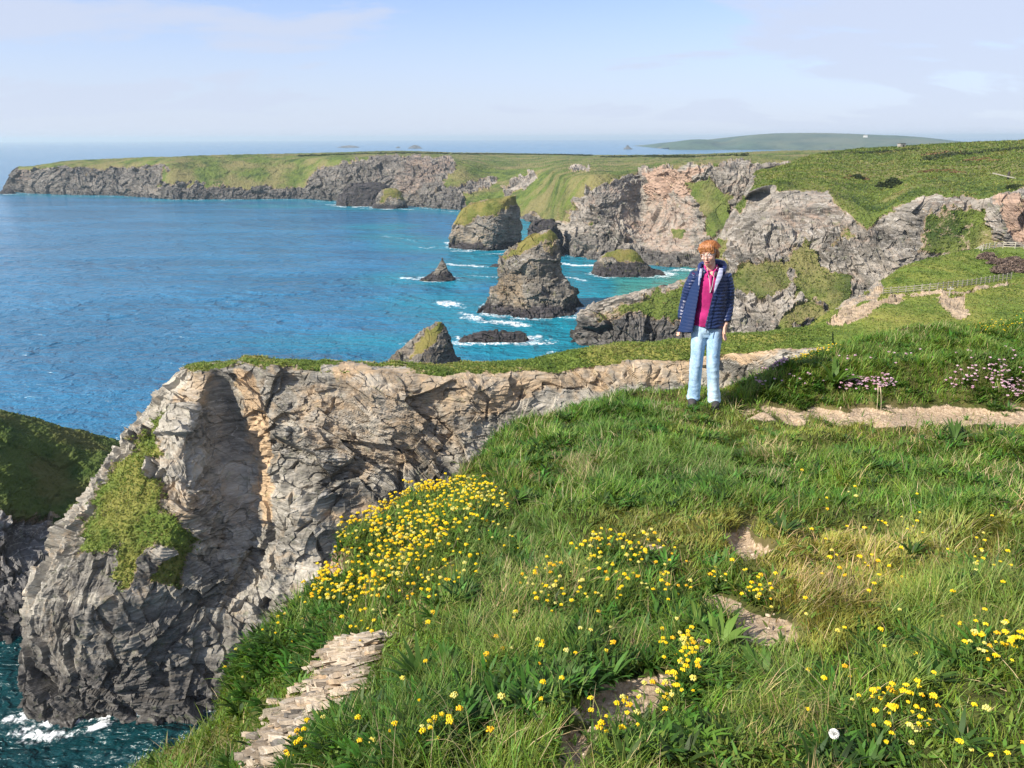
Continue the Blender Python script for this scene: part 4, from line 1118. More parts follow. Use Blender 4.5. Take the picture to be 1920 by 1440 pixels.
# dry straw
wt = base_w * (dryz + .05 + .8 * sstep(.30, .55, fbm(cellc / .45 + 77, 3)))
n = 16000; P, rc = pick(n, wt)
add(P, rc, .06 + .09 * rng.rand(n), .0028 + .001 * rng.rand(n), jitcol((.48, .38, .22), n, .3, .08), 1.6, .9)
# medium green blades (wild grasses of the bank and the lush ground)
wt = base_w * (.2 + 1.1 * lushz + 1.5 * bankz) * (1 - .9 * shortz)
n = 74000; P, rc = pick(n, wt)
add(P, rc, .045 + .07 * rng.rand(n), .0048 + .003 * rng.rand(n), jitcol((.095, .185, .02), n, .45, .2), .8, .9, 0, 3)
# broad-leaved rosettes
wt = base_w * (.12 + 1.4 * lushz + 1.8 * bankz + .35 * finez) * (1 - .95 * shortz) * (.25 + sstep(-.2, .3, FN2))
nr = 11500; P, rc = pick(nr, wt)
nl = 13
size = (.035 + .06 * rng.rand(nr) ** 1.3)
PP = np.repeat(P, nl, 0); ss = np.repeat(size, nl); n = len(PP)
rcc = (np.repeat(rc[0], nl), np.repeat(rc[1], nl))
phi = rng.rand(n) * 2 * math.pi
colr = np.repeat(jitcol((.055, .13, .018), nr, .6, .2), nl, 0) * (1 + (rng.rand(n, 1) - .5) * .5)
parts.append(blades(PP + np.stack([np.cos(phi), np.sin(phi), 0 * phi], -1) * .008, ss * (.7 + .6 * rng.rand(n)), ss * .13 + .003, phi, .25 + .5 * rng.rand(n), .5 + .7 * rng.rand(n), (rng.rand(n) - .5) * .7, colr, 1, 4))
# small leafy ground cover (vetch foliage)
wt = base_w * (.25 * lushz + 2.2 * fl_dense + .25)
n = 60000; P, rc = pick(n, wt)
P[:, 2] += rng.rand(n) * .035
parts.append(blades(P, .02 + .025 * rng.rand(n), .007 + .005 * rng.rand(n), rng.rand(n) * 6.283, .7 + .6 * rng.rand(n), .5 * rng.rand(n), (rng.rand(n) - .5) * 1.2, jitcol((.12, .20, .03), n, .4, .2), 1, 2))
# reddish succulent mats at the crumbling edge
wt = area * vis * np.maximum.reduce([zone([(560,1120),(590,1060),(650,1020),(670,1050),(620,1090)], 8), zone([(690,1100),(740,1090),(760,1120),(710,1150)], 6), zone([(620,1060),(650,1030),(660,1060)], 4)])
n = 1600; P, rc = pick(n, wt)
parts.append(blades(P, .015 + .02 * rng.rand(n), .006 + .004 * rng.rand(n), rng.rand(n) * 6.283, .2 + .9 * rng.rand(n), .5 * rng.rand(n), (rng.rand(n) - .5), jitcol((.30, .19, .13), n, .4, .2), 1, 2))
off = 0; Vs, Fs, Cs = [], [], []
for V_, F_, C_ in parts:
    Vs.append(V_); Fs.append(F_ + off); Cs.append(C_); off += len(V_)
g = mesh_np('grass', np.concatenate(Vs), np.concatenate(Fs), M_GRASS, smooth=True, attrs={'tint': np.concatenate(Cs)})
tag(g, 'green coastal grass and low leafy plants covering the cliff top', 'grass', kind='stuff')
del parts, Vs, Fs, Cs

# ------------------------------------------------------------------ flowers
I1 = ico(1)
def petal_mat(name, a, b, scale=160):
    t = NT(name)
    pos = t.n('ShaderNodeNewGeometry').outputs['Position']
    c = t.mix(t.step(t.noise(pos, scale, 3), .4, .62), a, b)
    p = t.n('ShaderNodeBsdfPrincipled', {'Base Color': c, 'Roughness': .7, 'Specular IOR Level': .15})
    tr = t.n('ShaderNodeBsdfTranslucent', {'Color': c})
    t.t.links.new(t.n('ShaderNodeMixShader', {0: .3, 1: p.outputs[0], 2: tr.outputs[0]}).outputs[0], t.out.inputs[0])
    return t.m
M_YEL = petal_mat('yellow_petals', (.90, .62, .012), (.92, .74, .05), 60)
M_PALE = petal_mat('pale_yellow_petals', (.78, .66, .12), (.72, .70, .25), 60)
M_ORG = petal_mat('orange_petals', (.86, .48, .02), (.88, .60, .04), 60)
M_PINK = petal_mat('pink_petals', (.62, .34, .46), (.80, .62, .70), 40)
M_STEM = NT('flower_stem'); M_STEM.bsdf((.09, .14, .03), .7); M_STEM = M_STEM.m
def flower_geo(r, h, seed, florets=16, flat=.62, lean=(0, 0)):
    """a round head of upright florets on a thin stem; returns V, F (quads/tris split), index of material"""
    rr = np.random.RandomState(seed)
    V, F = [], []
    n = 0
    for i in range(florets):
        a = i * 2.39996; q = math.sqrt((i + .5) / florets)
        d = np.array([math.cos(a) * q, math.sin(a) * q, math.sqrt(max(0, 1 - q * q)) * flat])
        s = r * (.30 + .12 * rr.rand())
        W = I1[0][::1] * np.array([s * .75, s * .75, s]) + d * r * .86 + rr.randn(3) * r * .07
        V.append(W + np.array([lean[0], lean[1], h])); F.append(I1[1] + n); n += len(W)
    nf = sum(len(f) for f in F)
    # stem: triangular tube
    k = 3; pts = [np.array([lean[0] * t_ ** 2, lean[1] * t_ ** 2, h * t_]) for t_ in (0, .5, 1)]
    for p in pts:
        for j in range(k):
            V.append((p + .0013 * np.array([math.cos(j * 2.094), math.sin(j * 2.094), 0]))[None])
    for i in range(2):
        for j in range(k):
            a, b = n + i * k + j, n + i * k + (j + 1) % k
            F.append(np.array([[a, b, b + k], [a, b + k, a + k]]))
    # calyx and two leaves
    V = np.concatenate(V); F = np.concatenate(F)
    m = np.r_[np.zeros(nf, int), np.ones(len(F) - nf, int)]
    return V, F, m
frng = np.random.RandomState(5)
def pickpoly(n, polys, extra=1.0):
    z_ = np.maximum.reduce([sstep(-4, 4, poly_sd(cpx, cpy, p)) for p in polys])
    w = area * vis * z_ * (1 - .9 * (bare > .8)) * (.35 + sstep(-.25, .25, FN2)) * sstep(-.4, -.1, GSD[:-1, :-1])
    P, rc = pick(n, w)
    return P
flw = []   # (point, patch id)
patches = [
 (1700, [[(600,1060),(640,1010),(700,965),(800,915),(880,915),(950,955),(960,972),(900,985),(880,1030),(800,1060),(740,1110),(690,1150),(600,1150),(570,1110)]],
  'yellow kidney vetch head in the dense patch at the cliff edge'),
 (170, [[(560,1120),(640,1095),(900,990),(1000,1040),(880,1110),(760,1190),(690,1230),(650,1160)]], 'yellow kidney vetch head scattered below the dense cliff-edge patch'),
 (55, [[(1090,1040),(1110,1025),(1250,1020),(1260,1050),(1150,1062)]], 'yellow kidney vetch head beside the upper bare sand patch'),
 (150, [[(1050,1060),(1300,1050),(1430,1070),(1430,1120),(1200,1150),(960,1190),(940,1130)]], 'yellow kidney vetch head in the leafy mound between the sand patches'),
 (20, [[(1376,1128),(1440,1130),(1440,1152),(1390,1150)]], 'yellow kidney vetch head above the middle sand scar'),
 (80, [[(1270,1225),(1305,1230),(1300,1290),(1255,1345),(1180,1380),(1110,1395),(1120,1365),(1200,1345),(1262,1300)], [(1085,1380),(1180,1350),(1240,1330),(1200,1400),(1090,1430)]], 'yellow kidney vetch head along the lower sand scar'),
 (38, [[(1830,1180),(1905,1190),(1905,1260),(1860,1300),(1815,1250)]], 'yellow kidney vetch head in the cluster near the right edge'),
 (44, [[(1590,1345),(1660,1310),(1750,1340),(1740,1410),(1620,1420)], [(1820,1420),(1920,1395),(1920,1440),(1830,1445)]], 'yellow kidney vetch head in the lower right corner clusters'),
 (45, [[(520,1400),(900,1390),(920,1440),(520,1445)], [(640,1190),(720,1180),(720,1240),(660,1220)]], 'yellow kidney vetch head among leaves near the slate outcrop'),
 (190, [[(430,1260),(560,1120),(640,1010),(660,1100),(560,1270),(430,1330)], [(1500,900),(1900,1000),(1900,1440),(1500,1440)], [(750,1200),(1300,1150),(1300,1440),(750,1440)]], 'lone yellow kidney vetch head scattered in the grass'),
 (170, [[(1468,682),(1555,640),(1580,645),(1560,665),(1490,694)]], 'tiny yellow flower head along the crest beyond the path'),
 (170, [[(1800,612),(1920,588),(1960,600),(1930,625),(1840,635)]], 'tiny yellow flower head on the crest at the far right'),
]
variants = []
for v in range(9):
    mat = [M_YEL, M_YEL, M_YEL, M_PALE, M_ORG, M_YEL, M_PALE, M_YEL, M_YEL][v]
    V_, F_, mi = flower_geo(.0078 + .0034 * frng.rand(), .055 + .05 * frng.rand(), v, 14, .6, tuple(frng.randn(2) * .02))
    variants.append((V_, F_, mi, mat))
allf = []
for i, (n, polys, lab) in enumerate(patches):
    P = pickpoly(n, polys)
    for p in P:
        s = (.62 + .65 * frng.rand()) * (1.0 if i < 10 else .85)
        if i == 0: s *= 1.15
        allf.append((p, i, frng.randint(9), frng.rand() * 6.28, s))
def fdist(f): return np.linalg.norm(f[0] - np.array([0, 0, H])) / f[4]
fpx = [project(f[0][None])for f in allf]
order = sorted(range(len(allf)), key=lambda j: fdist(allf[j]) + (0 if -5 < fpx[j][0][0] < 1925 and fpx[j][1][0] < 1445 else 100))
own = set(order[:300])
meshes = {}
for j in order[:300]:
    p, i, v, rz, s = allf[j]
    V_, F_, mi, mat = variants[v]
    if v not in meshes:
        o = mesh_np('yellow_flower', V_, F_, [mat, M_STEM], smooth=True, mat_idx=mi)
        meshes[v] = o.data
    else:
        o = bpy.data.objects.new('yellow_flower', meshes[v]); COL.objects.link(o)
    o.location = p; o.rotation_euler = (0, 0, rz); o.scale = (s, s, s)
    tag(o, patches[i][2], 'flower', ['yellow flowers of the dense patch', 'yellow flowers below the dense patch', 'yellow flowers by the upper sand', 'yellow flowers of the leafy mound', 'yellow flowers above the middle scar', 'yellow flowers along the lower scar', 'yellow flowers near the right edge', 'yellow flowers of the lower right corner', 'yellow flowers near the slate', 'scattered yellow flowers', 'yellow flowers of the crest', 'yellow flowers of the far right crest'][i])
Vs, Fs, Ms, off = [], [], [], 0
mlist = [M_YEL, M_PALE, M_ORG, M_STEM]
for j in order[300:]:
    p, i, v, rz, s = allf[j]
    V_, F_, mi, mat = variants[v]
    c_, s_ = math.cos(rz), math.sin(rz)
    Vr = np.stack([V_[:, 0] * c_ - V_[:, 1] * s_, V_[:, 0] * s_ + V_[:, 1] * c_, V_[:, 2]], -1) * s + p
    Vs.append(Vr); Fs.append(F_ + off); off += len(Vr)
    Ms.append(np.where(mi == 0, mlist.index(mat), 3))
o = mesh_np('small_flowers', np.concatenate(Vs), np.concatenate(Fs), mlist, smooth=True, mat_idx=np.concatenate(Ms))
tag(o, 'small yellow kidney vetch flowers massed in patches over the turf', 'flowers', kind='stuff')

# thrift: pink cushions beyond the path
def thrift(n, polys, label, hh=.055):
    P = pickpoly(n, polys)
    base = P.mean(0)
    root = empty('thrift_clump', tuple(base)); tag(root, label, 'flower clump', 'clumps of pink thrift beyond the path')
    Vs, Fs, off = [], [], 0; Sv, Sf, so2 = [], [], 0
    for q, p in enumerate(P):
        V_, F_, mi = flower_geo(.0125 + .006 * frng.rand(), hh * (.7 + .6 * frng.rand()), 100 + q % 7, 9, .6, tuple(frng.randn(2) * .015))
        hd = F_[mi == 0]; nh = hd.max() + 1
        V_ = V_ + p - base
        Vs.append(V_[:nh]); Fs.append(hd + off); off += nh
        Sv.append(V_[nh:]); Sf.append(F_[mi == 1] - nh + so2); so2 += len(V_) - nh
    h = mesh_np('flower_heads', np.concatenate(Vs), np.concatenate(Fs), M_PINK, root, smooth=True); h['kind'] = 'stuff'
    s_ = mesh_np('stems', np.concatenate(Sv), np.concatenate(Sf), M_STEM, root); s_['kind'] = 'stuff'
thrift(170, [[(1378,702),(1440,668),(1478,672),(1470,690),(1400,712)]], 'pink thrift drift along the crest just right of the woman')
thrift(120, [[(1570,722),(1600,712),(1675,712),(1682,730),(1630,742),(1580,738)]], 'pink thrift clump in the middle of the bank above the path')
thrift(100, [[(1760,718),(1790,698),(1870,690),(1900,708),(1860,725),(1790,730)]], 'pale pink thrift clump on the bank towards the right edge')
thrift(85, [[(1870,722),(1930,715),(1960,740),(1890,752)]], 'pink thrift clump lowest on the bank at the right edge')
thrift(95, [[(1460,700),(1560,672),(1900,650),(1925,735),(1700,745),(1500,742)]], 'loose sprinkling of single pink thrift heads all over the bank')
thrift(36, [[(1410,722),(1440,714),(1480,716),(1476,728),(1420,732)]], 'sparse dull pink thrift clump low on the bank near the woman')

# big-leaved plant and tall seed stalks by the path
def ground_at(px, py):
    d_ = (gpx - px) ** 2 + (gpy - py) ** 2 + (GSD < -.6) * 1e6
    i = np.unravel_index(np.argmin(d_), d_.shape)
    return GP[i]
def leafy(px, py, n, size, label, colr, seed, wid=.2):
    p = ground_at(px, py)
    r0 = np.random.RandomState(seed)
    phi = r0.rand(n) * 6.283
    V_, F_, C_ = blades(np.zeros((n, 3)) + np.stack([np.cos(phi), np.sin(phi), 0 * phi], -1) * .01, size * (.7 + .6 * r0.rand(n)), size * wid * (.8 + .4 * r0.rand(n)), phi, .15 + .6 * r0.rand(n), .5 + .8 * r0.rand(n), (r0.rand(n) - .5) * .6, np.array(colr)[None] * (1 + .5 * (r0.rand(n, 1) - .5)), 1, 6)
    o = mesh_np('leafy_plant', V_, F_, M_GRASS, smooth=True, attrs={'tint': C_})
    o.location = p
    tag(o, label, 'plant', 'broad leaved plants in the turf')
leafy(1562, 722, 34, .27, 'largest broad-leaved plant, arching pale green leaves above the path', (.10, .19, .03), 1, .17)
leafy(1440, 745, 60, .20, 'thick tussock of narrow dark leaves at the foot of the bank', (.06, .11, .02), 2, .06)
leafy(1345, 1215, 26, .13, 'bright green rosette below the middle sand scar', (.14, .24, .04), 3)
leafy(1465, 1000, 20, .11, 'dark rosette hanging over the small sand hollow', (.05, .10, .02), 4)
leafy(1425, 1290, 34, .12, 'large dark plantain rosette right of the lower sand scar', (.09, .18, .03), 5)
leafy(1540, 1360, 30, .11, 'dark plantain rosette in the grass at bottom centre right', (.09, .17, .03), 6)
leafy(740, 1140, 40, .15, 'bright strap-leaved plant beside the red succulent mat', (.10, .20, .03), 7, .12)
leafy(790, 1290, 30, .15, 'strap-leaved plant right of the slate outcrop', (.07, .15, .025), 8, .12)
leafy(1790, 830, 12, .20, 'stiff upright pointed leaves standing below the path at the right', (.06, .12, .02), 9, .12)
M_STRAW = NT('dry_stalk'); M_STRAW.bsdf((.55, .45, .30), .8); M_STRAW = M_STRAW.m
for (px_, py_, h_, lx, lab) in [(1612, 785, .17, .01, 'shortest pale seed stalk by the path'), (1642, 787, .34, -.02, 'tallest pale seed stalk standing before the bank shadow'), (1650, 787, .30, -.035, 'pale seed stalk just right of the tallest one'), (1570, 788, .13, .02, 'thin leaning seed stalk at the near edge of the path')]:
    V_, F_ = [], []
    K, S6 = 14, 5
    for k in range(K):
        tt = k / (K - 1); r = .0022 if tt < .8 else .0055 * math.sin((tt - .78) / .22 * math.pi * .93) + .001
        for j in range(S6):
            V_.append((lx * tt ** 2 + r * math.cos(j * 1.2566), .01 * tt * tt + r * math.sin(j * 1.2566), h_ * tt))
    o = mesh_np('grass_stalk', V_, grid_faces(K, S6, True), M_STRAW, smooth=True)
    o.location = ground_at(px_, py_) + np.array([0, 0, .01])
    tag(o, lab, 'seed stalk', 'pale seed stalks by the path')
# dandelion clock
p = ground_at(1552, 1425)
root = empty('dandelion_clock', tuple(p)); tag(root, 'white fluffy dandelion clock low in the grass at the bottom edge', 'flower')
t = NT('white_fluff'); t.bsdf((.75, .75, .72), .9); MW = t.m
V_, F_ = [], []
r0 = np.random.RandomState(3); n = 260
d_ = r0.randn(n, 3); d_ /= np.linalg.norm(d_, axis=1, keepdims=True)
c_ = np.array([0, 0, .085])
for k in range(n):
    a = c_ + d_[k] * .003; b = c_ + d_[k] * .014
    sd_ = np.cross(d_[k], r0.randn(3)); sd_ /= np.linalg.norm(sd_)
    i0 = len(V_); V_ += [a, b - sd_ * .0022, b + sd_ * .0022]; F_.append([i0, i0 + 1, i0 + 2])
mesh_np('seed_head', V_, F_, MW, root)
V_ = [(.0015 * math.cos(j * 1.2566), .0015 * math.sin(j * 1.2566), z_) for z_ in (0, .04, .082) for j in range(5)]
mesh_np('stem', V_, grid_faces(3, 5, True), M_STEM, root)

# ------------------------------------------------------------------ fences, hut, hedges, bushes on the far ground
def on_mesh(Garr, px, py, ymin=0, ymax=1e9):
    q = Garr.reshape(-1, 3)
    ax, ay, w = project(q)
    d = (ax - px) ** 2 + (ay - py) ** 2 + ((q[:, 1] < ymin) | (q[:, 1] > ymax)) * 1e9
    return q[np.argmin(d)]
def boxv(c, sx_, sy_, sz_, ang=0.0, tilt=0.0):
    V = np.array([[x, y, z] for x in (-.5, .5) for y in (-.5, .5) for z in (-.5, .5)]) * [sx_, sy_, sz_]
    if tilt: V = V @ np.array(Matrix.Rotation(tilt, 3, 'Y')).T
    V = V @ np.array(Matrix.Rotation(ang, 3, 'Z')).T + c
    F = np.array([[0, 1, 3, 2], [4, 6, 7, 5], [0, 4, 5, 1], [2, 3, 7, 6], [0, 2, 6, 4], [1, 5, 7, 3]])
    return V, F
def beam(a, b, w, h):
    a, b = np.array(a, float), np.array(b, float)
    d = b - a; L = np.linalg.norm(d); d /= L
    s_ = np.cross(d, [0, 0, 1]); s_ /= np.linalg.norm(s_); u = np.cross(s_, d)
    V = np.array([p + s_ * i * w / 2 + u * j * h / 2 for p in (a, b) for i in (-1, 1) for j in (-1, 1)])
    return V, np.array([[0, 1, 3, 2], [4, 6, 7, 5], [0, 4, 5, 1], [2, 3, 7, 6], [0, 2, 6, 4], [1, 5, 7, 3]])
def join(ls):
    Vs, Fs, off = [], [], 0
    for V, F in ls:
        Vs.append(V); Fs.append(np.asarray(F) + off); off += len(V)
    return np.concatenate(Vs), np.concatenate(Fs)
def simple(name, col, rough=.8, scale=3.0, var=.5):
    t = NT(name); pos = t.n('ShaderNodeNewGeometry').outputs['Position']
    c = t.mix(t.step(t.noise(pos, scale, 5), .35, .65), tuple(x * (1 - var) for x in col), col)
    t.bsdf(c, rough); return t.m
M_WWOOD = simple('weathered_white_wood', (.50, .46, .38), .8, 2.0, .25)
M_GWOOD = simple('weathered_grey_wood', (.33, .31, .24), .85, 2.0, .4)
def fence(pts, hgt, rails, nposts, mat, label, post=.12, railh=.10):
    pts = np.array(pts)
    seg = np.r_[0, np.cumsum(np.linalg.norm(np.diff(pts, axis=0), axis=1))]
    root = empty('fence', tuple(pts[0])); tag(root, label, 'fence', 'wooden fences by the coast path')
    P = np.stack([np.interp(np.linspace(0, seg[-1], nposts), seg, pts[:, k]) for k in range(3)], 1) - pts[0]
    for i in range(nposts):
        V, F = boxv(P[i] + [0, 0, hgt / 2 - .1], post, post, hgt + .35)
        mesh_np('post', V, F, mat, root)
    for z_ in rails:
        V, F = join([beam(P[i] + [0, 0, z_], P[i + 1] + [0, 0, z_], .05, railh) for i in range(nposts - 1)])
        mesh_np('rail', V, F, mat, root)
f1 = [on_mesh(MG, x, y, 140, 176) for x, y in [(1826,478),(1840,472),(1858,467),(1880,465),(1905,466),(1950,466)]]
fence(f1, 1.35, (.35, .8, 1.25), 15, M_WWOOD, 'pale post and rail fence curving over the brow of the meadow', .13, .10)
f2 = [on_mesh(MG, x, y, 105, 150) for x, y in [(1655,552),(1700,548),(1760,542),(1820,535),(1895,524)]]
fence(f2, 1.15, (.25, .6, 1.0), 24, M_GWOOD, 'long grey post and rail fence running beside the sandy path', .12, .11)
# fingerpost
p = on_mesh(MG, 1780, 556, 100, 150)
root = empty('signpost', tuple(p)); tag(root, 'small wooden signpost where the sandy path forks', 'signpost')
V, F = boxv(np.array([0, 0, .75]), .14, .14, 1.7); mesh_np('post', V, F, M_WWOOD, root)
V, F = boxv(np.array([0, -.1, 1.25]), 1.1, .05, .22); mesh_np('sign_arm', V, F, M_WWOOD, root)
# waymark rail on the far slope
NEARG = near_arr; FARG = far_arr
p = on_mesh(NEARG, 1890, 336, 100, 600)
root = empty('stile', tuple(p)); tag(root, 'small dark post with a pale leaning rail on the upper green slope', 'stile')
V, F = boxv(np.array([0, 0, 1.2]), .5, .5, 2.6); mesh_np('post', V, F, simple('dark_wood', (.08, .07, .06)), root)
V, F = beam([-5.5, 0, 2.0], [2, -1, .3], .3, .35); mesh_np('rail', V, F, M_WWOOD, root)
# stone hut on the skyline
p = on_mesh(NEARG, 1690, 277, 300, 900)
root = empty('stone_hut', tuple(p)); tag(root, 'tiny lone stone hut on the skyline of the plateau', 'hut')
M_ST = simple('hut_stone', (.36, .33, .30), .9, 1.5, .3)
V, F = boxv(np.array([0, 0, 1.2]), 4.0, 3.2, 3.0, .2); mesh_np('wall', V, F, M_ST, root)
V, F = boxv(np.array([0, 0, 2.85]), 4.5, 3.7, .3, .2); mesh_np('roof', V, F, simple('hut_roof', (.12, .13, .12)), root)
V, F = boxv(np.array([.6, -1.62, 1.0]), .9, .12, 1.9, .2); mesh_np('door', V, F, simple('hut_door', (.04, .04, .04)), root)
# cottages on the distant headland
M_WH = simple('white_render', (.75, .74, .70), .8, .2, .1)
for (x, y, lab) in [(1622, 258, 'white cottage high on the distant headland')]:
    p = on_mesh(TH, x, y)
    root = empty('cottage', tuple(p)); tag(root, lab, 'cottage')
    V, F = boxv(np.array([0, 0, 4]), 20, 9, 9); mesh_np('wall', V, F, M_WH, root)
    V = np.array([[-10.5, -5, 8.6], [10.5, -5, 8.6], [10.5, 5, 8.6], [-10.5, 5, 8.6], [-10.5, 0, 12.5], [10.5, 0, 12.5]])
    bm = bmesh.new(); vs = [bm.verts.new(v) for v in V]
    for f in ((0, 1, 5, 4), (2, 3, 4, 5), (0, 4, 3), (1, 2, 5), (0, 3, 2, 1)): bm.faces.new([vs[i] for i in f])
    me = bpy.data.meshes.new('roof'); bm.to_mesh(me); bm.free(); me.materials.append(M_ST)
    ro = bpy.data.objects.new('roof', me); COL.objects.link(ro); ro.parent = root
# turf tufts that fray the edges of the grass on the land across the cove
def tufts(names, n, size, ymax, cols, gmin=.45):
    cand, wt_ = [], []
    for nm in names:
        G2, M, Nn_ = LAND[nm]
        P_ = G2[:-1, :-1].reshape(-1, 3)
        ar = np.linalg.norm(np.cross(G2[:-1, 1:] - G2[:-1, :-1], G2[1:, :-1] - G2[:-1, :-1]), axis=-1).ravel()
        ax_, ay_, w_ = project(P_)
        g_ = M[:-1, :-1, 0].ravel()
        dd = np.linalg.norm(P_ - [0, 0, H], axis=1)
        w = ar * (g_ > gmin) * (w_ > 0) * (ax_ > -120) * (ax_ < 2040) * (dd < ymax) / dd ** 1.6
        cand.append(P_); wt_.append(w)
    P_ = np.concatenate(cand); w = np.concatenate(wt_)
    r0 = np.random.RandomState(len(P_) % 9999)
    i = np.clip(np.searchsorted(np.cumsum(w / w.sum()), r0.rand(n)), 0, len(P_) - 1)
    B = P_[i] + r0.randn(n, 3) * size * .7 * [1, 1, .05]
    dist_ = np.linalg.norm(B - [0, 0, H], axis=1) / 100
    nb = 4
    Bq = np.repeat(B, nb, 0); dq = np.repeat(dist_, nb); m = n * nb
    c0 = np.array(cols)[(fbm(B / 7.0, 3) * 3 + 1.5 + r0.randn(n) * .5).clip(0, len(cols) - 1).astype(int)]
    c_ = np.repeat(c0, nb, 0) * (1 + .5 * (r0.rand(m, 1) - .5))
    return blades(Bq - [0, 0, size * .15], size * dq * (.5 + .8 * r0.rand(m)), size * dq * .34, r0.rand(m) * 6.283, .5 + .7 * r0.rand(m), .5 * r0.rand(m), (r0.rand(m) - .5) * 1.4, c_, 1, 2)
TC3 = [(.10, .155, .022), (.155, .215, .035), (.22, .245, .055), (.27, .24, .09)]
V1, F1, C1 = tufts(['headland'], 26000, .30, 140, TC3)
V2, F2, C2 = tufts(['meadow'], 30000, .22, 190, TC3)
V3, F3, C3 = tufts(['near_cliffs'], 40000, .26, 900, TC3)
o = mesh_np('turf', np.concatenate([V1, V2, V3]), np.concatenate([F1, F2 + len(V1), F3 + len(V1) + len(V2)]), M_GRASS, attrs={'tint': np.concatenate([C1, C2, C3])})
tag(o, 'rough turf tufts on the headland, meadow and cliff slopes across the cove', 'grass', kind='stuff')

# leafy masses
def leaf_mat(name, a, b):
    t = NT(name); pos = t.n('ShaderNodeNewGeometry').outputs['Position']
    c = t.mix(t.step(t.noise(pos, 1.2, 5), .4, .6), a, b)
    p_ = t.n('ShaderNodeBsdfPrincipled', {'Base Color': c, 'Roughness': .7, 'Specular IOR Level': .2})
    t.t.links.new(p_.outputs[0], t.out.inputs[0]); return t.m
M_BUSH = leaf_mat('gorse_leaves', (.018, .03, .008), (.045, .06, .015))
M_BRAM = leaf_mat('bramble_twigs', (.09, .065, .055), (.19, .14, .11))
M_BRACK = leaf_mat('bracken', (.12, .07, .03), (.20, .13, .06))
def leaf_mass(name, cens, rads, n, size, mat, label, cat, group=None, seed=0):
    """many small leaves spread through a lumpy volume"""
    r0 = np.random.RandomState(seed)
    cens = np.array(cens); rads = np.array(rads)
    vol = rads.prod(1) ** .66; i = r0.choice(len(cens), n, p=vol / vol.sum())
    d = r0.randn(n, 3); d /= np.linalg.norm(d, axis=1, keepdims=True); d[:, 2] = np.abs(d[:, 2]) * 1.0 - .1
    rr = (.45 + .6 * r0.rand(n) ** .5)[:, None] * (1 + .35 * vnoise(d * 2.2 + i[:, None] * 3.1))[:, None]
    C_ = cens[i] + d * rads[i] * rr
    a = r0.randn(n, 3); a /= np.linalg.norm(a, axis=1, keepdims=True)
    b = np.cross(a, r0.randn(n, 3)); b /= np.linalg.norm(b, axis=1, keepdims=True)
    s = size * (.6 + .8 * r0.rand(n, 1))
    V = np.stack([C_ - a * s, C_ + b * s * .5, C_ + a * s, C_ - b * s * .5], 1).reshape(-1, 3)
    org = cens.mean(0)
    F = np.arange(n * 4).reshape(-1, 4)
    o = mesh_np(name, V - org, F, mat); o.location = org
    tag(o, label, cat, group); return o
def m_at(G_, x, y, ymin, ymax): return on_mesh(G_, x, y, ymin, ymax)
p = m_at(NEARG, 1672, 352, 150, 600); k = p[1] / 1420
leaf_mass('gorse_bush', [p + [0, 0, 4 * k], p + [-14 * k, 2, 2 * k], p + [12 * k, 1, 3 * k], p + [3 * k, 1, 8 * k]], [[14 * k, 10 * k, 13 * k], [10 * k, 8 * k, 9 * k], [11 * k, 8 * k, 10 * k], [9 * k, 7 * k, 11 * k]], 6000, .32, M_BUSH, 'large round dark gorse bush alone on the upper green slope', 'bush', 'bushes on the far slopes', 1)
p = m_at(NEARG, 1606, 336, 150, 600); k = p[1] / 1420
leaf_mass('gorse_bush', [p + [0, 0, 1 * k], p + [9 * k, 1, 0]], [[11 * k, 8 * k, 8 * k], [8 * k, 6 * k, 6 * k]], 2500, .3, M_BUSH, 'small dark bush up the slope left of the large gorse bush', 'bush', 'bushes on the far slopes', 2)
p = m_at(NEARG, 1902, 352, 120, 600); k = p[1] / 1420
leaf_mass('gorse_bush', [p + [0, 0, 0], p + [16 * k, 1, 0]], [[14 * k, 8 * k, 6 * k], [10 * k, 6 * k, 5 * k]], 2500, .28, M_BUSH, 'low dark bush above the brown crag at the right edge', 'bush', 'bushes on the far slopes', 3)
cs, rs = [], []
for x, y in [(1850, 480), (1870, 490), (1890, 498), (1912, 504), (1935, 505), (1875, 505), (1900, 488), (1925, 492)]:
    p = m_at(MG, x, y + 6, 120, 168); k = p[1] / 1420
    cs.append(p + [0, 0, 2 * k]); rs.append([17 * k, 12 * k, 11 * k])
leaf_mass('bramble_thicket', cs, rs, 22000, .16, M_BRAM, 'leafless brown bramble thicket below the pale fence', 'thicket', None, 4)
for x_, y_, ww, lab in [(1765, 322, 40, 'rust-brown bracken patch high on the green slope'), (1600, 334, 26, 'small brown bracken patch beside the small dark bush'), (1840, 300, 30, 'brown bracken patch under the dark hedge bank')]:
    p = m_at(NEARG, x_, y_, 150, 800); k = p[1] / 1420
    leaf_mass('bracken_patch', [m_at(NEARG, x_ + dx, y_ + dy, 150, 800) for dx, dy in ((-ww * .7, 1), (-ww * .3, -3), (0, 1), (ww * .35, -2), (ww * .8, 2))], [[ww * .35 * k, 9 * k, 2.4 * k]] * 5, 3500, .4, M_BRACK, lab, 'bracken', 'bracken patches on the far slope', int(x_))
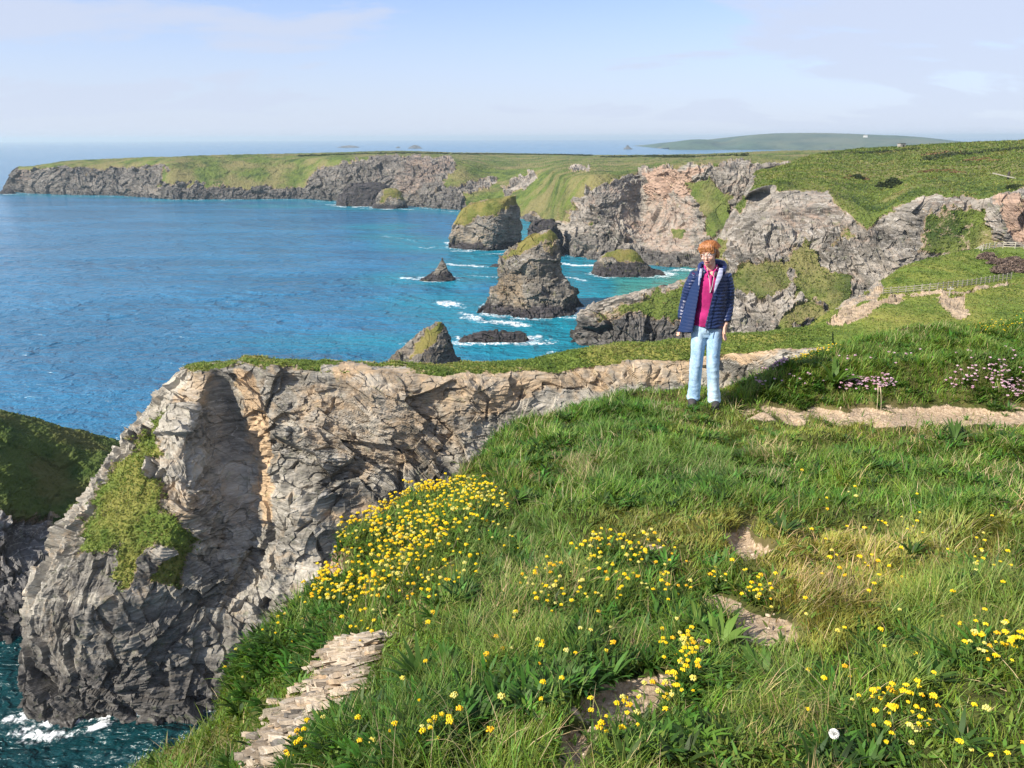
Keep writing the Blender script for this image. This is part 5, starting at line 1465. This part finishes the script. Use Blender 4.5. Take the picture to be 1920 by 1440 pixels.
for j, (ln, G_, y0, y1, hh, mat, lab) in enumerate([
        ([(1740, 300), (1790, 292), (1850, 287), (1930, 280), (2000, 275)], NEARG, 300, 900, 3.2, M_BUSH, 'dark hedge bank climbing to the right edge below the skyline'),
        ([(1735, 294), (1770, 289), (1800, 291)], NEARG, 300, 900, 3.4, M_BRACK, 'rust-brown bracken bank at the left end of the dark hedge bank'),
        ([(1470, 293), (1550, 290), (1640, 286), (1720, 281)], NEARG, 300, 1200, 2.6, M_BUSH, 'thin dark hedge line on the plateau left of the stone hut'),
        ([(1130, 295), (1210, 294), (1300, 295), (1400, 292)], FARG, 500, 1600, 3.4, M_BUSH, 'long dark field hedge behind the pink cliff'),
        ([(850, 289), (940, 289.5), (1040, 290), (1110, 292)], FARG, 500, 2000, 2.6, M_BUSH, 'faint hedge line at the far edge of the green plateau'),
        ([(560, 293), (640, 290.5), (740, 288), (840, 288.5)], FARG, 500, 2000, 3.2, M_BUSH, 'dark wall-like hedge above the far grey cliffs')]):
    P = np.array([m_at(G_, x, y, y0, y1) for x, y in ln])
    sg = np.r_[0, np.cumsum(np.linalg.norm(np.diff(P, axis=0), axis=1))]
    m = int(max(8, sg[-1] / (hh * 1.1)))
    Q = np.stack([np.interp(np.linspace(0, sg[-1], m), sg, P[:, q]) for q in range(3)], 1)
    r0 = np.random.RandomState(j)
    R_ = np.stack([np.full(m, hh), np.full(m, hh * .7), hh * (.45 + .3 * r0.rand(m))], 1)
    leaf_mass('hedge', Q, R_, int(m * 60), hh * .2, mat, lab, 'hedge', 'hedges across the plateau', 10 + j)

# ------------------------------------------------------------------ the woman on the cliff top
def lathe_path(pts, rad, n=28, cap=True):
    """closed elliptical tube; pts (k,3), rad (k,2) = half widths across x and y; rings stay level unless the path is steep"""
    pts = np.array(pts, float); rad = np.array(rad, float)
    if rad.ndim == 1: rad = np.stack([rad, rad], 1)
    K = len(pts); cnt = [6] * (K - 1)
    P = catmull(pts, cnt); R_ = catmull(rad, cnt)
    T_ = np.gradient(P, axis=0); T_ /= np.linalg.norm(T_, axis=1, keepdims=True)
    th = np.linspace(0, 2 * math.pi, n, endpoint=False)
    V = []
    for p, r, t_ in zip(P, R_, T_):
        ref = np.array([0, 1., 0]) if abs(t_[1]) < .8 else np.array([0, 0, 1.])
        ex = np.cross(ref, t_); ex /= np.linalg.norm(ex); ey = np.cross(t_, ex)
        V.append(p + np.outer(np.cos(th) * r[0], ex) + np.outer(np.sin(th) * r[1], ey))
    V = np.array(V); nr = len(V)
    F = [tuple(f) for f in grid_faces(nr, n, True)]
    V = list(V.reshape(-1, 3))
    a = len(V); V.append(P[0]); V.append(P[-1])
    for j in range(n):
        F.append((a, (j + 1) % n, j)); F.append((a + 1, (nr - 1) * n + j, (nr - 1) * n + (j + 1) % n))
    return np.array(V), F
def ellip(c, r, rot=None, sub=3):
    V, F = ico(sub); V = V * np.array(r)
    if rot is not None: V = V @ np.array(rot).T
    return V + np.array(c), [tuple(f) for f in F]
def fuse(name, shapes, voxel, mat, parent, smooth_it=4, edit=None, attrs=None, sharp=False):
    """merge closed shapes into ONE continuous surface"""
    bm = bmesh.new()
    for V, F in shapes:
        vs = [bm.verts.new(v) for v in V]
        for f in F: bm.faces.new([vs[i] for i in f])
    bmesh.ops.recalc_face_normals(bm, faces=bm.faces)
    me = bpy.data.meshes.new(name + '_rough'); bm.to_mesh(me); bm.free()
    o = bpy.data.objects.new(name, me); COL.objects.link(o)
    m = o.modifiers.new('r', 'REMESH'); m.mode = 'VOXEL'; m.voxel_size = voxel
    if smooth_it:
        s_ = o.modifiers.new('s', 'SMOOTH'); s_.factor = .5; s_.iterations = smooth_it
    dg = bpy.context.evaluated_depsgraph_get()
    me2 = bpy.data.meshes.new_from_object(o.evaluated_get(dg), depsgraph=dg)
    o.modifiers.clear(); o.data = me2; me2.name = name
    bpy.data.meshes.remove(me)
    n = len(me2.vertices)
    V = np.empty(n * 3, np.float32); me2.vertices.foreach_get('co', V); V = V.reshape(-1, 3)
    N_ = np.empty(n * 3, np.float32); me2.vertices.foreach_get('normal', N_); N_ = N_.reshape(-1, 3)
    cols = None
    if edit: V, cols = edit(V, N_)
    me2.vertices.foreach_set('co', V.astype(np.float32).ravel())
    if cols is not None:
        a = me2.attributes.new('tint', 'FLOAT_COLOR', 'POINT')
        c = np.ones((n, 4), np.float32); c[:, :3] = cols; a.data.foreach_set('color', c.ravel())
    me2.polygons.foreach_set('use_smooth', np.ones(len(me2.polygons), bool))
    me2.materials.clear(); me2.materials.append(mat); me2.update()
    if parent: o.parent = parent
    return o
def tint_mat(name, rough, spec=.3, sheen=0.0, sss=0.0):
    t = NT(name); a = t.n('ShaderNodeAttribute', attribute_name='tint').outputs['Color']
    p_ = t.bsdf(a, rough, spec=spec)
    if sss:
        p_.inputs['Subsurface Weight'].default_value = sss; p_.inputs['Subsurface Radius'].default_value = (.02, .008, .004)
    return t.m
feet = at(1314, 769, 7.05)
feet[2] = ground_z(np.array([[feet[0]]]), np.array([[feet[1]]]))[0][0, 0] + H + .005
WOMAN = empty('person', tuple(feet), math.radians(-13))
WOMAN.scale = (.97, .97, .955)
tag(WOMAN, 'woman with short ginger hair in open navy quilted jacket and pale jeans on the turf', 'person')
# right / left below are in the picture's sense: -x = picture left
hipL, hipR = np.array([-.072, 0, .86]), np.array([.072, 0.0, .86])
kneeL, kneeR = np.array([-.078, -.02, .47]), np.array([.078, -.05, .47])
ankL, ankR = np.array([-.080, .03, .07]), np.array([.120, .0, .07])
SH = 1.36
headc = np.array([-.035, -.035, 1.545])
headR = Matrix.Rotation(math.radians(-8), 3, 'Y') @ Matrix.Rotation(math.radians(-20), 3, 'Z') @ Matrix.Rotation(math.radians(4), 3, 'X')
hR = np.array(headR)
def hp(x, y, z): return headc + hR @ np.array([x, y, z])
shapes = []
shapes.append(lathe_path([(0, .01, .80), (0, .01, .9), (0, .01, 1.02), (0, .01, 1.15), (0, .01, 1.28), (0, .012, 1.36), (-.005, .01, 1.40)], [(.105, .075), (.120, .085), (.112, .082), (.14, .10), (.155, .10), (.14, .08), (.07, .06)]))
shapes.append(lathe_path([(-.003, .015, 1.36), (-.015, -.005, 1.42), (-.03, -.015, 1.48)], [.058, .050, .052]))
for hp_, kn, an in ((hipL, kneeL, ankL), (hipR, kneeR, ankR)):
    shapes.append(lathe_path([hp_, hp_ * .5 + kn * .5, kn, kn * .5 + an * .5 + [0, .015, 0], an, an + [0, 0, -.03]], [.062, .052, .042, .042, .034, .034]))
armL = [(-.14, .02, 1.345), (-.190, .05, 1.2), (-.215, .085, 1.08), (-.235, .05, .95), (-.245, 0.02, .86)]
armR = [(.135, .02, 1.345), (.170, .035, 1.2), (.182, .05, 1.08), (.178, .01, .95), (.168, -.03, .855)]
for A_ in (armL, armR):
    shapes.append(lathe_path(A_, [.05, .043, .037, .030, .025]))
def hand(wrist, d, side, palm_n, curl, thumb_sign):
    """five fingered hand; d = direction of the fingers, side = across the palm towards the thumb"""
    d = np.array(d, float); d /= np.linalg.norm(d); s_ = np.array(side, float); s_ -= d * (s_ @ d); s_ /= np.linalg.norm(s_)
    n_ = np.cross(d, s_) * palm_n
    out = []
    w = np.array(wrist, float)
    out.append(lathe_path([w - d * .02, w + d * .02, w + d * .055, w + d * .088], [(.024, .018), (.030, .017), (.038, .016), (.036, .013)]) if abs(d[2]) > 2 else None)
    out = []
    # palm as a flattened box-like tube across the knuckles
    for k, off_ in enumerate((-.027, -.009, .009, .027)):
        out.append(lathe_path([w + s_ * off_ * .45, w + d * .045 + s_ * off_ * .9, w + d * .088 + s_ * off_], [.0145, .0135, .0105]))
    for k, (off_, L_) in enumerate(((-.028, .056), (-.0095, .070), (.0095, .076), (.028, .068))):
        b = w + d * .086 + s_ * off_
        c_ = curl * (1.15 - .1 * k)
        d1 = d * math.cos(c_ * .4) + n_ * math.sin(c_ * .4); d2 = d * math.cos(c_) + n_ * math.sin(c_); d3 = d * math.cos(c_ * 1.6) + n_ * math.sin(c_ * 1.6)
        p1 = b + d1 * L_ * .42; p2 = p1 + d2 * L_ * .32; p3 = p2 + d3 * L_ * .26
        out.append(lathe_path([b - d * .01, p1, p2, p3], [.0088, .0082, .0074, .0062], n=14))
    tb = w + d * .028 + s_ * .027
    td = d * .75 + s_ * .6 + n_ * .3; td /= np.linalg.norm(td)
    t2 = d * .95 + s_ * .2 + n_ * .4; t2 /= np.linalg.norm(t2)
    out.append(lathe_path([w + d * .008 + s_ * .012, tb + td * .012, tb + td * .04, tb + td * .04 + t2 * .03], [.014, .012, .0095, .0075], n=14))
    return out
shapes += hand(armL[-1], (-.12, -.05, -1), (.25, -1, 0), 1, .5, 1)
shapes += hand(armR[-1], (-.05, -.12, -1), (-.35, -1, 0), -1, .45, 1)
# head: skull, jaw, cheeks, nose, ears, lips
shapes.append(ellip(hp(0, .02, .035), (.074, .092, .090), hR))
shapes.append(ellip(hp(0, -.028, -.015), (.060, .060, .075), hR))
shapes.append(ellip(hp(0, -.040, -.068), (.038, .040, .038), hR))
shapes.append(ellip(hp(0, -.015, -.045), (.054, .052, .045), hR))
shapes.append(ellip(hp(0, -.094, -.020), (.012, .016, .013), hR, 2))
shapes.append(lathe_path([hp(0, -.078, .028), hp(0, -.088, .005), hp(0, -.094, -.018)], [.008, .010, .011], 12))
for sgn in (-1, 1):
    shapes.append(ellip(hp(sgn * .074, .012, -.005), (.010, .020, .030), hR, 2))
    shapes.append(ellip(hp(sgn * .034, -.062, -.02), (.024, .020, .022), hR, 2))
    shapes.append(ellip(hp(sgn * .028, -.076, .034), (.022, .010, .007), hR, 2))
shapes.append(ellip(hp(0, -.083, -.050), (.022, .010, .006), hR, 2))
shapes.append(ellip(hp(0, -.079, -.066), (.019, .010, .006), hR, 2))
def skin_edit(V, N_):
    q = (V - headc) @ hR          # head-local
    c = np.tile(np.array([.60, .36, .27]), (len(V), 1))
    c *= (1 + .06 * vnoise(V * 60))[:, None]
    m = (np.abs(q[:, 1] + .06) < .06)
    blush = np.exp(-(((np.abs(q[:, 0]) - .038) / .018) ** 2 + ((q[:, 2] + .022) / .018) ** 2)) * m
    c = c * (1 - .35 * blush[:, None]) + np.array([.62, .25, .20]) * .35 * blush[:, None]
    lip = (np.abs(q[:, 0]) < .023) & (np.abs(q[:, 2] + .058) < .013) & (q[:, 1] < -.07)
    c[lip] = (.45, .14, .14)
    mo = (np.abs(q[:, 0]) < .016) & (np.abs(q[:, 2] + .058) < .0042) & (q[:, 1] < -.06)
    c[mo] = (.10, .03, .03)
    for sgn in (-1, 1):
        e = np.sqrt(((q[:, 0] - sgn * .029) / .014) ** 2 + ((q[:, 2] - .014) / .0068) ** 2)
        eye = (e < 1) & (q[:, 1] < -.04)
        c[eye] = (.55, .52, .50)
        ir = (np.hypot(q[:, 0] - sgn * .029, q[:, 2] - .014) < .0062) & (q[:, 1] < -.04)
        c[ir] = (.06, .06, .06)
        br = (np.abs(q[:, 0] - sgn * .030) < .018) & (np.abs(q[:, 2] - .034 + .0 * q[:, 0]) < .0035) & (q[:, 1] < -.04)
        c[br] = (.22, .10, .05)
    # pulled-in mouth corner and eye sockets
    sock = np.exp(-(((np.abs(q[:, 0]) - .029) / .016) ** 2 + ((q[:, 2] - .014) / .010) ** 2)) * (q[:, 1] < -.04)
    V = V - N_ * (.0045 * sock)[:, None]
    V = V - N_ * (.005 * mo)[:, None]
    return V, c
M_SKIN = tint_mat('skin', .5, .35, sss=.12)
fuse('body', shapes, .0042, M_SKIN, WOMAN, 3, skin_edit)
# hair: a cap of overlapping strands, fringe over the brow, short at the nape
t = NT('ginger_hair'); a_ = t.n('ShaderNodeAttribute', attribute_name='tint').outputs['Color']
t.bsdf(a_, .45, spec=.5); M_HAIR = t.m
hs = [ellip(hp(0, .030, .050), (.077, .090, .080), hR), ellip(hp(0, .055, .005), (.066, .060, .072), hR)]
hs += [ellip(hp(s_ * .074, .02, .0), (.013, .036, .044), hR) for s_ in (-1, 1)]
for k in range(9):      # fringe locks
    x = -.062 + k * .0155
    lowz = .052 - .55 * max(0, x - .01) - .65 * max(0, -x - .02)
    hs.append(lathe_path([hp(x * .55 - .02, -.045, .112), hp(x * .9 + .004, -.076, .090), hp(x * 1.06 + .008, -.080 + .014 * abs(x) / .06, lowz - .010 * (k % 2))], [(.016, .013), (.015, .011), (.007, .006)], 12))
def hair_edit(V, N_):
    q = (V - headc) @ hR
    a = np.arctan2(q[:, 0], q[:, 1]); lat = q[:, 2]
    st_ = vnoise(np.stack([q[:, 0] * 190, q[:, 1] * 190, q[:, 2] * 22], -1)) + .5 * vnoise(np.stack([a * 30, a * 0, lat * 12], -1))
    V = V + N_ * (st_ * .0055)[:, None]
    mx = np.clip(.5 + .8 * st_, 0, 1)[:, None]
    c = np.array([.15, .05, .02])[None] * (1 - mx) + np.array([.44, .19, .065])[None] * mx
    return V, np.clip(c, .02, 1)
# keep the face clear of the cap
fuse('hair', hs, .0045, M_HAIR, WOMAN, 1, hair_edit)
# loose strands that break up the outline
r0 = np.random.RandomState(9); n = 2600
a = r0.rand(n) * 6.283; e = r0.rand(n) * 1.25
dirs = np.stack([np.cos(a) * np.sin(e + .15), np.sin(a) * np.sin(e + .15), np.cos(e + .15)], -1)
root_p = np.array([0, .028, .05]) + dirs * np.array([.084, .095, .086])
keep = ~((root_p[:, 1] < -.045) & (root_p[:, 2] < .06))
root_p, dirs, a = root_p[keep], dirs[keep], a[keep]; n = len(root_p)
Pw = np.array([hp(*q) for q in root_p])
phi = np.arctan2((dirs @ hR.T)[:, 1], (dirs @ hR.T)[:, 0]) + r0.randn(n) * .5
V_, F_, C_ = blades(Pw,   .025 + .03 * r0.rand(n),   .0028 + .002 * r0.rand(n), phi, 1.35 + .2 * r0.rand(n), 1.5 + .6 * r0.rand(n), (r0.rand(n) - .5), np.array([.42, .16, .05])[None] * (.5 + .9 * r0.rand(n, 1)), 0, 5)
mesh_np('hair_strands', V_, F_, M_HAIR, bpy.data.objects['hair'], smooth=True, attrs={'tint': C_})
# spectacles
V_, F_ = [], []
sh = []
def torus(c, rx, rz, r, n=20, m=6):
    V = []
    for i in range(n):
        a = i / n * 2 * math.pi
        for j in range(m):
            b = j / m * 2 * math.pi
            V.append(hp(c[0] + (rx + r * math.cos(b)) * math.cos(a), c[1] + r * math.sin(b), c[2] + (rz + r * math.cos(b)) * math.sin(a)))
    F = []
    for i in range(n):
        for j in range(m):
            F.append((i * m + j, ((i + 1) % n) * m + j, ((i + 1) % n) * m + (j + 1) % m, i * m + (j + 1) % m))
    return np.array(V), np.array(F)
GL = empty('glasses'); GL.parent = WOMAN
sh = [torus((s_ * .031, -.099, .010), .025, .018, .0016) for s_ in (-1, 1)]
sh.append(beam(hp(-.007, -.100, .014), hp(.007, -.100, .014), .003, .003))
for s_ in (-1, 1): sh.append(beam(hp(s_ * .056, -.097, .014), hp(s_ * .079, .01, .012), .002, .004))
V_, F_ = join(sh)
t = NT('thin_metal'); t.bsdf((.55, .5, .48), .3, Metallic=.8); MF = t.m
mesh_np('frame', V_, F_, MF, GL, smooth=True)
t = NT('lens_glass')
gb = t.n('ShaderNodeBsdfGlossy', {'Roughness': .05, 'Color': (.9, .95, 1, 1)}); tb = t.n('ShaderNodeBsdfTransparent', {'Color': (.9, .92, .95, 1)})
t.t.links.new(t.n('ShaderNodeMixShader', {0: .07, 1: tb.outputs[0], 2: gb.outputs[0]}).outputs[0], t.out.inputs[0]); MG_ = t.m
for s_ in (-1, 1):
    V_ = np.array([hp(s_ * .031 + .0245 * math.cos(i / 18 * 6.283), -.099, .010 + .0175 * math.sin(i / 18 * 6.283)) for i in range(18)] + [hp(s_ * .031, -.101, .010)])
    F_ = np.array([[i, (i + 1) % 18, 18] for i in range(18)])
    mesh_np('lens', V_, F_, MG_, GL)
# shirt
def cloth(name, col, rough=.85, scale=300, var=.2, spec=.2, bump=.3):
    t = NT(name); pos = t.n('ShaderNodeTexCoord').outputs['Object']
    c = t.mix(t.step(t.noise(pos, 14, 5), .3, .7), tuple(x * (1 - var) for x in col), tuple(min(1, x * (1 + var)) for x in col))
    t.bsdf(c, rough, t.noise(pos, 22, 4), bump, .012, spec); return t.m
M_SHIRT = cloth('magenta_cotton', (.36, .022, .135))
def shirt_edit(V, N_):
    f = .004 * vnoise(V * np.array([34, 20, 9.])) + .004 * vnoise(V * np.array([14, 14, 22.]) + 5)
    return V + N_ * f[:, None], None
ss_ = [lathe_path([(0, .01, .84), (0, .01, .93), (0, .01, 1.04), (0, .005, 1.17), (0, .005, 1.28), (0, .012, 1.36), (-.008, .012, 1.405)], [(.165, .118), (.165, .122), (.145, .108), (.145, .116), (.145, .110), (.115, .080), (.066, .060)])]
for A_, s_ in ((armL, -1), (armR, 1)): ss_.append(lathe_path([A_[0], A_[1]], [.048, .045]))
so2_ = fuse('shirt', ss_, .006, M_SHIRT, WOMAN, 3, shirt_edit)
# collar flaps and placket
M_SHIRT2 = cloth('magenta_collar', (.40, .03, .16))
cs_ = []
for s_ in (-1, 1):
    cs_.append(lathe_path([(-.012 + s_ * .058, .03, 1.425), (-.012 + s_ * .052, -.03, 1.415), (-.010 + s_ * .026, -.085, 1.375), (-.008 + s_ * .036, -.100, 1.34)], [(.008, .022), (.008, .024), (.008, .022), (.005, .008)], 12))
cs_.append(lathe_path([(-.009, -.098, 1.36), (-.008, -.121, 1.28), (-.007, -.123, 1.20)], [(.013, .006), (.013, .006), (.013, .006)], 12))
fuse('collar', cs_, .004, M_SHIRT2, so2_, 1)
# thin pale cord hanging on the chest
V_, F_ = lathe_path([(-.05, -.06, 1.42), (-.03, -.105, 1.36), (-.006, -.132, 1.24), (-.004, -.132, 1.19), (.012, -.128, 1.26), (.022, -.105, 1.36), (.045, -.05, 1.43)], [.0022] * 7, 8)
fuse('neck_cord', [(V_, F_)], .0016, simple('pale_cord', (.7, .62, .62), .8, 50, .1), WOMAN, 0)
# jeans
M_JEAN = NT('pale_denim'); pos = M_JEAN.n('ShaderNodeTexCoord').outputs['Object']
c = M_JEAN.mix(M_JEAN.step(M_JEAN.noise(M_JEAN.map(pos, scale=(6, 6, 1.6)), 1.6, 5), .35, .65), (.20, .34, .52), (.44, .60, .74))
c = M_JEAN.mix(M_JEAN.step(M_JEAN.noise(pos, 60, 4, .7), .4, .7, 0, .35), c, (.62, .72, .80))
M_JEAN.bsdf(c, .9, M_JEAN.noise(pos, 30, 5), .35, .012, .15); M_JEAN = M_JEAN.m
def jean_edit(V, N_):
    z = V[:, 2]
    kn = np.exp(-((z - .46) / .10) ** 2) + np.exp(-((z - .80) / .07) ** 2) + 1.3 * np.exp(-((z - .13) / .09) ** 2)
    f = (.0028 * ridged(V * np.array([12, 12, 26.]) + 1.2 * vnoise(V * 9)[:, None], 2) * kn + .008 * vnoise(V * np.array([16, 16, 5.])) + .003 * vnoise(V * np.array([9, 9, 28.]) + 3))
    f = f + .004 * np.exp(-((z - .062) / .012) ** 2)
    return V + N_ * f[:, None], None
js = [lathe_path([(0, .012, .72), (0, .014, .80), (0, .014, .88), (0, .012, .945)], [(.128, .09), (.150, .108), (.148, .108), (.135, .10)])]
for hp_, kn, an in ((hipL, kneeL, ankL), (hipR, kneeR, ankR)):
    js.append(lathe_path([hp_ + [0, .012, -.02], hp_ * .55 + kn * .45 + [0, .008, 0], kn + [0, .008, 0], kn * .5 + an * .5 + [0, .01, 0], an + [0, .01, .03], an + [0, .008, -.035]], [(.084, .100), (.074, .088), (.062, .07), (.058, .068), (.062, .072), (.065, .078)]))
jo = fuse('jeans', js, .006, M_JEAN, WOMAN, 3, jean_edit)
def seam(pts, name, r=.0025):
    V_, F_ = lathe_path(pts, [r] * len(pts), 8)
    return fuse(name, [(V_, F_)], .002, simple('denim_stitch', (.20, .30, .45), .9, 50, .2), jo, 0)
seam([(0, -.112, .925), (.002, -.118, .86), (.0, -.100, .78)], 'fly_seam')
# shoes
M_SHOE = cloth('dark_trainers', (.05, .045, .045), .6)
for an, s_ in ((ankL, -1), (ankR, 1)):
    b = an * [1, 1, 0]
    fuse('shoe', [ellip(b + [s_ * .012, -.06, .035], (.044, .105, .036)), ellip(b + [0, .03, .05], (.038, .05, .045)), lathe_path([b + [s_ * .015, -.15, .012], b + [s_ * .006, -.05, .012], b + [0, .075, .012]], [(.040, .014), (.046, .014), (.038, .014)])], .005, M_SHOE, WOMAN, 3)
# quilted jacket, worn open
t = NT('navy_quilted_nylon'); a_ = t.n('ShaderNodeAttribute', attribute_name='tint').outputs['Color']
t.bsdf(a_, .38, t.noise(t.n('ShaderNodeTexCoord').outputs['Object'], 90, 3), .25, .004, .45); M_JACK = t.m
def shell(rings, th, n=54, open_a=None):
    """an open-fronted sheet with thickness: rings of (z, centre, rx, ry, angle of left edge, angle of right edge)"""
    rg = np.array(rings, float)
    rg = catmull(rg, [7] * (len(rg) - 1))
    V, K = [], len(rg)
    for off_ in (0.0, -th):
        for z_, cx, cy, rx, ry, a0, a1 in rg:
            a = np.radians(np.linspace(a0, a1, n))
            V.append(np.stack([cx + (rx + off_) * np.cos(a), cy + (ry + off_) * np.sin(a), np.full(n, z_)], -1))
    V = np.array(V).reshape(-1, 3)
    F = []
    idx = lambda s_, k, j: s_ * K * n + k * n + j
    for k in range(K - 1):
        for j in range(n - 1):
            F.append((idx(0, k, j), idx(0, k, j + 1), idx(0, k + 1, j + 1), idx(0, k + 1, j)))
            F.append((idx(1, k, j), idx(1, k + 1, j), idx(1, k + 1, j + 1), idx(1, k, j + 1)))
        F.append((idx(0, k, 0), idx(0, k + 1, 0), idx(1, k + 1, 0), idx(1, k, 0)))
        F.append((idx(0, k, n - 1), idx(1, k, n - 1), idx(1, k + 1, n - 1), idx(0, k + 1, n - 1)))
    for j in range(n - 1):
        F.append((idx(0, 0, j), idx(1, 0, j), idx(1, 0, j + 1), idx(0, 0, j + 1)))
        F.append((idx(0, K - 1, j), idx(0, K - 1, j + 1), idx(1, K - 1, j + 1), idx(1, K - 1, j)))
    return V, F
# angles: 270 = front; from the right front edge round the back to the left front edge
# (z, cx, cy, rx, ry, start, end): start = picture-right edge (just right of centre front), going counterclockwise over right side, back, left side
body_rings = [
 (.83, -.014, .02, .188, .148, -93, 212),
 (.88, -.014, .02, .186, .148, -92, 214),
 (1.0, -.008, .02, .178, .146, -88, 216),
 (1.14, -.003, .02, .174, .142, -82, 222),
 (1.26, 0, .02, .174, .132, -74, 232),
 (1.335, 0, .02, .162, .110, -66, 240),
 (1.375, -.003, .02, .135, .090, -60, 246),
 (1.41, -.006, .025, .095, .078, -54, 250),
]
jk = [shell(body_rings, .022)]
sl_L = [(-.135, .02, 1.345), (-.188, .05, 1.2), (-.215, .085, 1.08), (-.238, .055, .96), (-.245, .025, .875)]
sl_R = [(.132, .02, 1.345), (.172, .035, 1.2), (.184, .05, 1.08), (.180, .012, .96), (.172, -.02, .885)]
jk.append(lathe_path(sl_R, [(.054, .066), (.055, .068), (.050, .060), (.047, .053), (.042, .046)]))
jk.append(lathe_path(sl_L, [(.066, .075), (.064, .075), (.058, .066), (.052, .056), (.044, .048)]))
def jacket_edit(V, N_):
    z = V[:, 2] + .02 * vnoise(V * 7)
    sleeve = np.abs(V[:, 0] + .01) > .172
    ph = (z / .0335) % 1.0
    puff = np.sqrt(np.clip(np.sin(math.pi * ph), 0, 1))
    out = (V[:, 0] ** 2 / .2 ** 2 + (V[:, 1] - .02) ** 2 / .14 ** 2)
    outer = ((N_[:, 0] * V[:, 0] + N_[:, 1] * (V[:, 1] - .02)) > 0) | sleeve
    cuff = sleeve & (V[:, 2] < .905)
    k = np.where(outer & ~cuff, 1.0, 0.0)
    V2 = V + N_ * ((puff * .0065 - .003) * k + .003 * vnoise(V * 40) + .002 * vnoise(V * 90))[:, None]
    c = np.tile(np.array([.014, .026, .085]), (len(V), 1)) * (1 + .25 * vnoise(V * 20))[:, None]
    c[~outer] = (.010, .022, .075)
    c[cuff] = (.01, .012, .03)
    return V2, c
JK = fuse('jacket', jk, .0052, M_JACK, WOMAN, 2, jacket_edit)
# flying left panel, lining side showing
pan = []
K, n = 14, 9
for s_, off_ in ((0, 0), (1, .014)):
    for k in range(K):
        f = k / (K - 1); z_ = 1.33 - f * .565
        x0 = -.095 - .045 * f; x1 = -.155 - .125 * f ** .9
        for j in range(n):
            g_ = j / (n - 1)
            pan.append((x0 + (x1 - x0) * (1 - g_), -.118 - .02 * f + .09 * (1 - g_) + off_ - .02 * math.sin(g_ * 3) * f, z_ + .03 * g_ * f))
F_ = []
ii = lambda s_, k, j: s_ * K * n + k * n + j
for k in range(K - 1):
    for j in range(n - 1):
        F_.append((ii(0, k, j), ii(0, k, j + 1), ii(0, k + 1, j + 1), ii(0, k + 1, j)))
        F_.append((ii(1, k, j), ii(1, k + 1, j), ii(1, k + 1, j + 1), ii(1, k, j + 1)))
    F_.append((ii(0, k, 0), ii(0, k + 1, 0), ii(1, k + 1, 0), ii(1, k, 0)))
    F_.append((ii(0, k, n-1), ii(1, k, n-1), ii(1, k + 1, n-1), ii(0, k + 1, n-1)))
for j in range(n - 1):
    F_.append((ii(0, 0, j), ii(1, 0, j), ii(1, 0, j+1), ii(0, 0, j+1)))
    F_.append((ii(0, K-1, j), ii(0, K-1, j+1), ii(1, K-1, j+1), ii(1, K-1, j)))
def panel_edit(V, N_):
    ph = (V[:, 2] / .0335) % 1.0
    back = N_[:, 1] > 0
    V2 = V + N_ * (np.sqrt(np.clip(np.sin(math.pi * ph), 0, 1)) * .006 * np.where(back, 1, .25))[:, None]
    c = np.where(back[:, None], np.array([[.014, .026, .085]]), np.array([[.010, .025, .085]]))
    return V2, c
fuse('open_front', [(np.array(pan), F_)], .005, M_JACK, JK, 1, panel_edit)
# hood lying on the shoulders, striped pale lining along the lapels, zip
def hood_edit(V, N_):
    ph = (V[:, 2] / .026) % 1.0
    V2 = V + N_ * (np.sin(math.pi * ph) * .003)[:, None]
    return V2, np.tile(np.array([.016, .026, .11]), (len(V), 1))
fuse('hood', [lathe_path([(-.115, -.045, 1.375), (-.105, .06, 1.42), (-.03, .13, 1.44), (.06, .12, 1.445), (.115, .04, 1.425), (.105, -.055, 1.375)], [(.015, .028), (.024, .034), (.034, .042), (.034, .042), (.026, .036), (.016, .030)], 24)], .0055, M_JACK, JK, 2, hood_edit)
t = NT('striped_lining'); pos = t.n('ShaderNodeTexCoord').outputs['Object']
wv_ = t.n('ShaderNodeTexWave', {'Vector': pos, 'Scale': 26.0, 'Distortion': 1.0}, wave_type='BANDS', bands_direction='Z').outputs['Fac']
t.bsdf(t.mix(t.step(wv_, .35, .65), (.05, .06, .16), (.52, .54, .66)), .7); M_LIN = t.m
fuse('lapel_lining', [lathe_path([(.085, -.065, 1.425), (.075, -.105, 1.36), (.052, -.130, 1.28), (.036, -.140, 1.20)], [(.020, .010), (.026, .010), (.018, .008), (.006, .005)], 16)], .004, M_LIN, JK, 1)
fuse('lapel_lining', [lathe_path([(-.100, -.055, 1.41), (-.105, -.090, 1.34), (-.112, -.110, 1.25)], [(.014, .010), (.016, .010), (.006, .005)], 16)], .004, M_LIN, JK, 1)
fuse('zip', [lathe_path([(.030, -.143, 1.19), (.012, -.152, 1.08), (-.002, -.157, .95), (-.012, -.160, .80)], [.0045] * 4, 8)], .003, simple('dark_zip', (.02, .025, .05), .4), JK, 0)
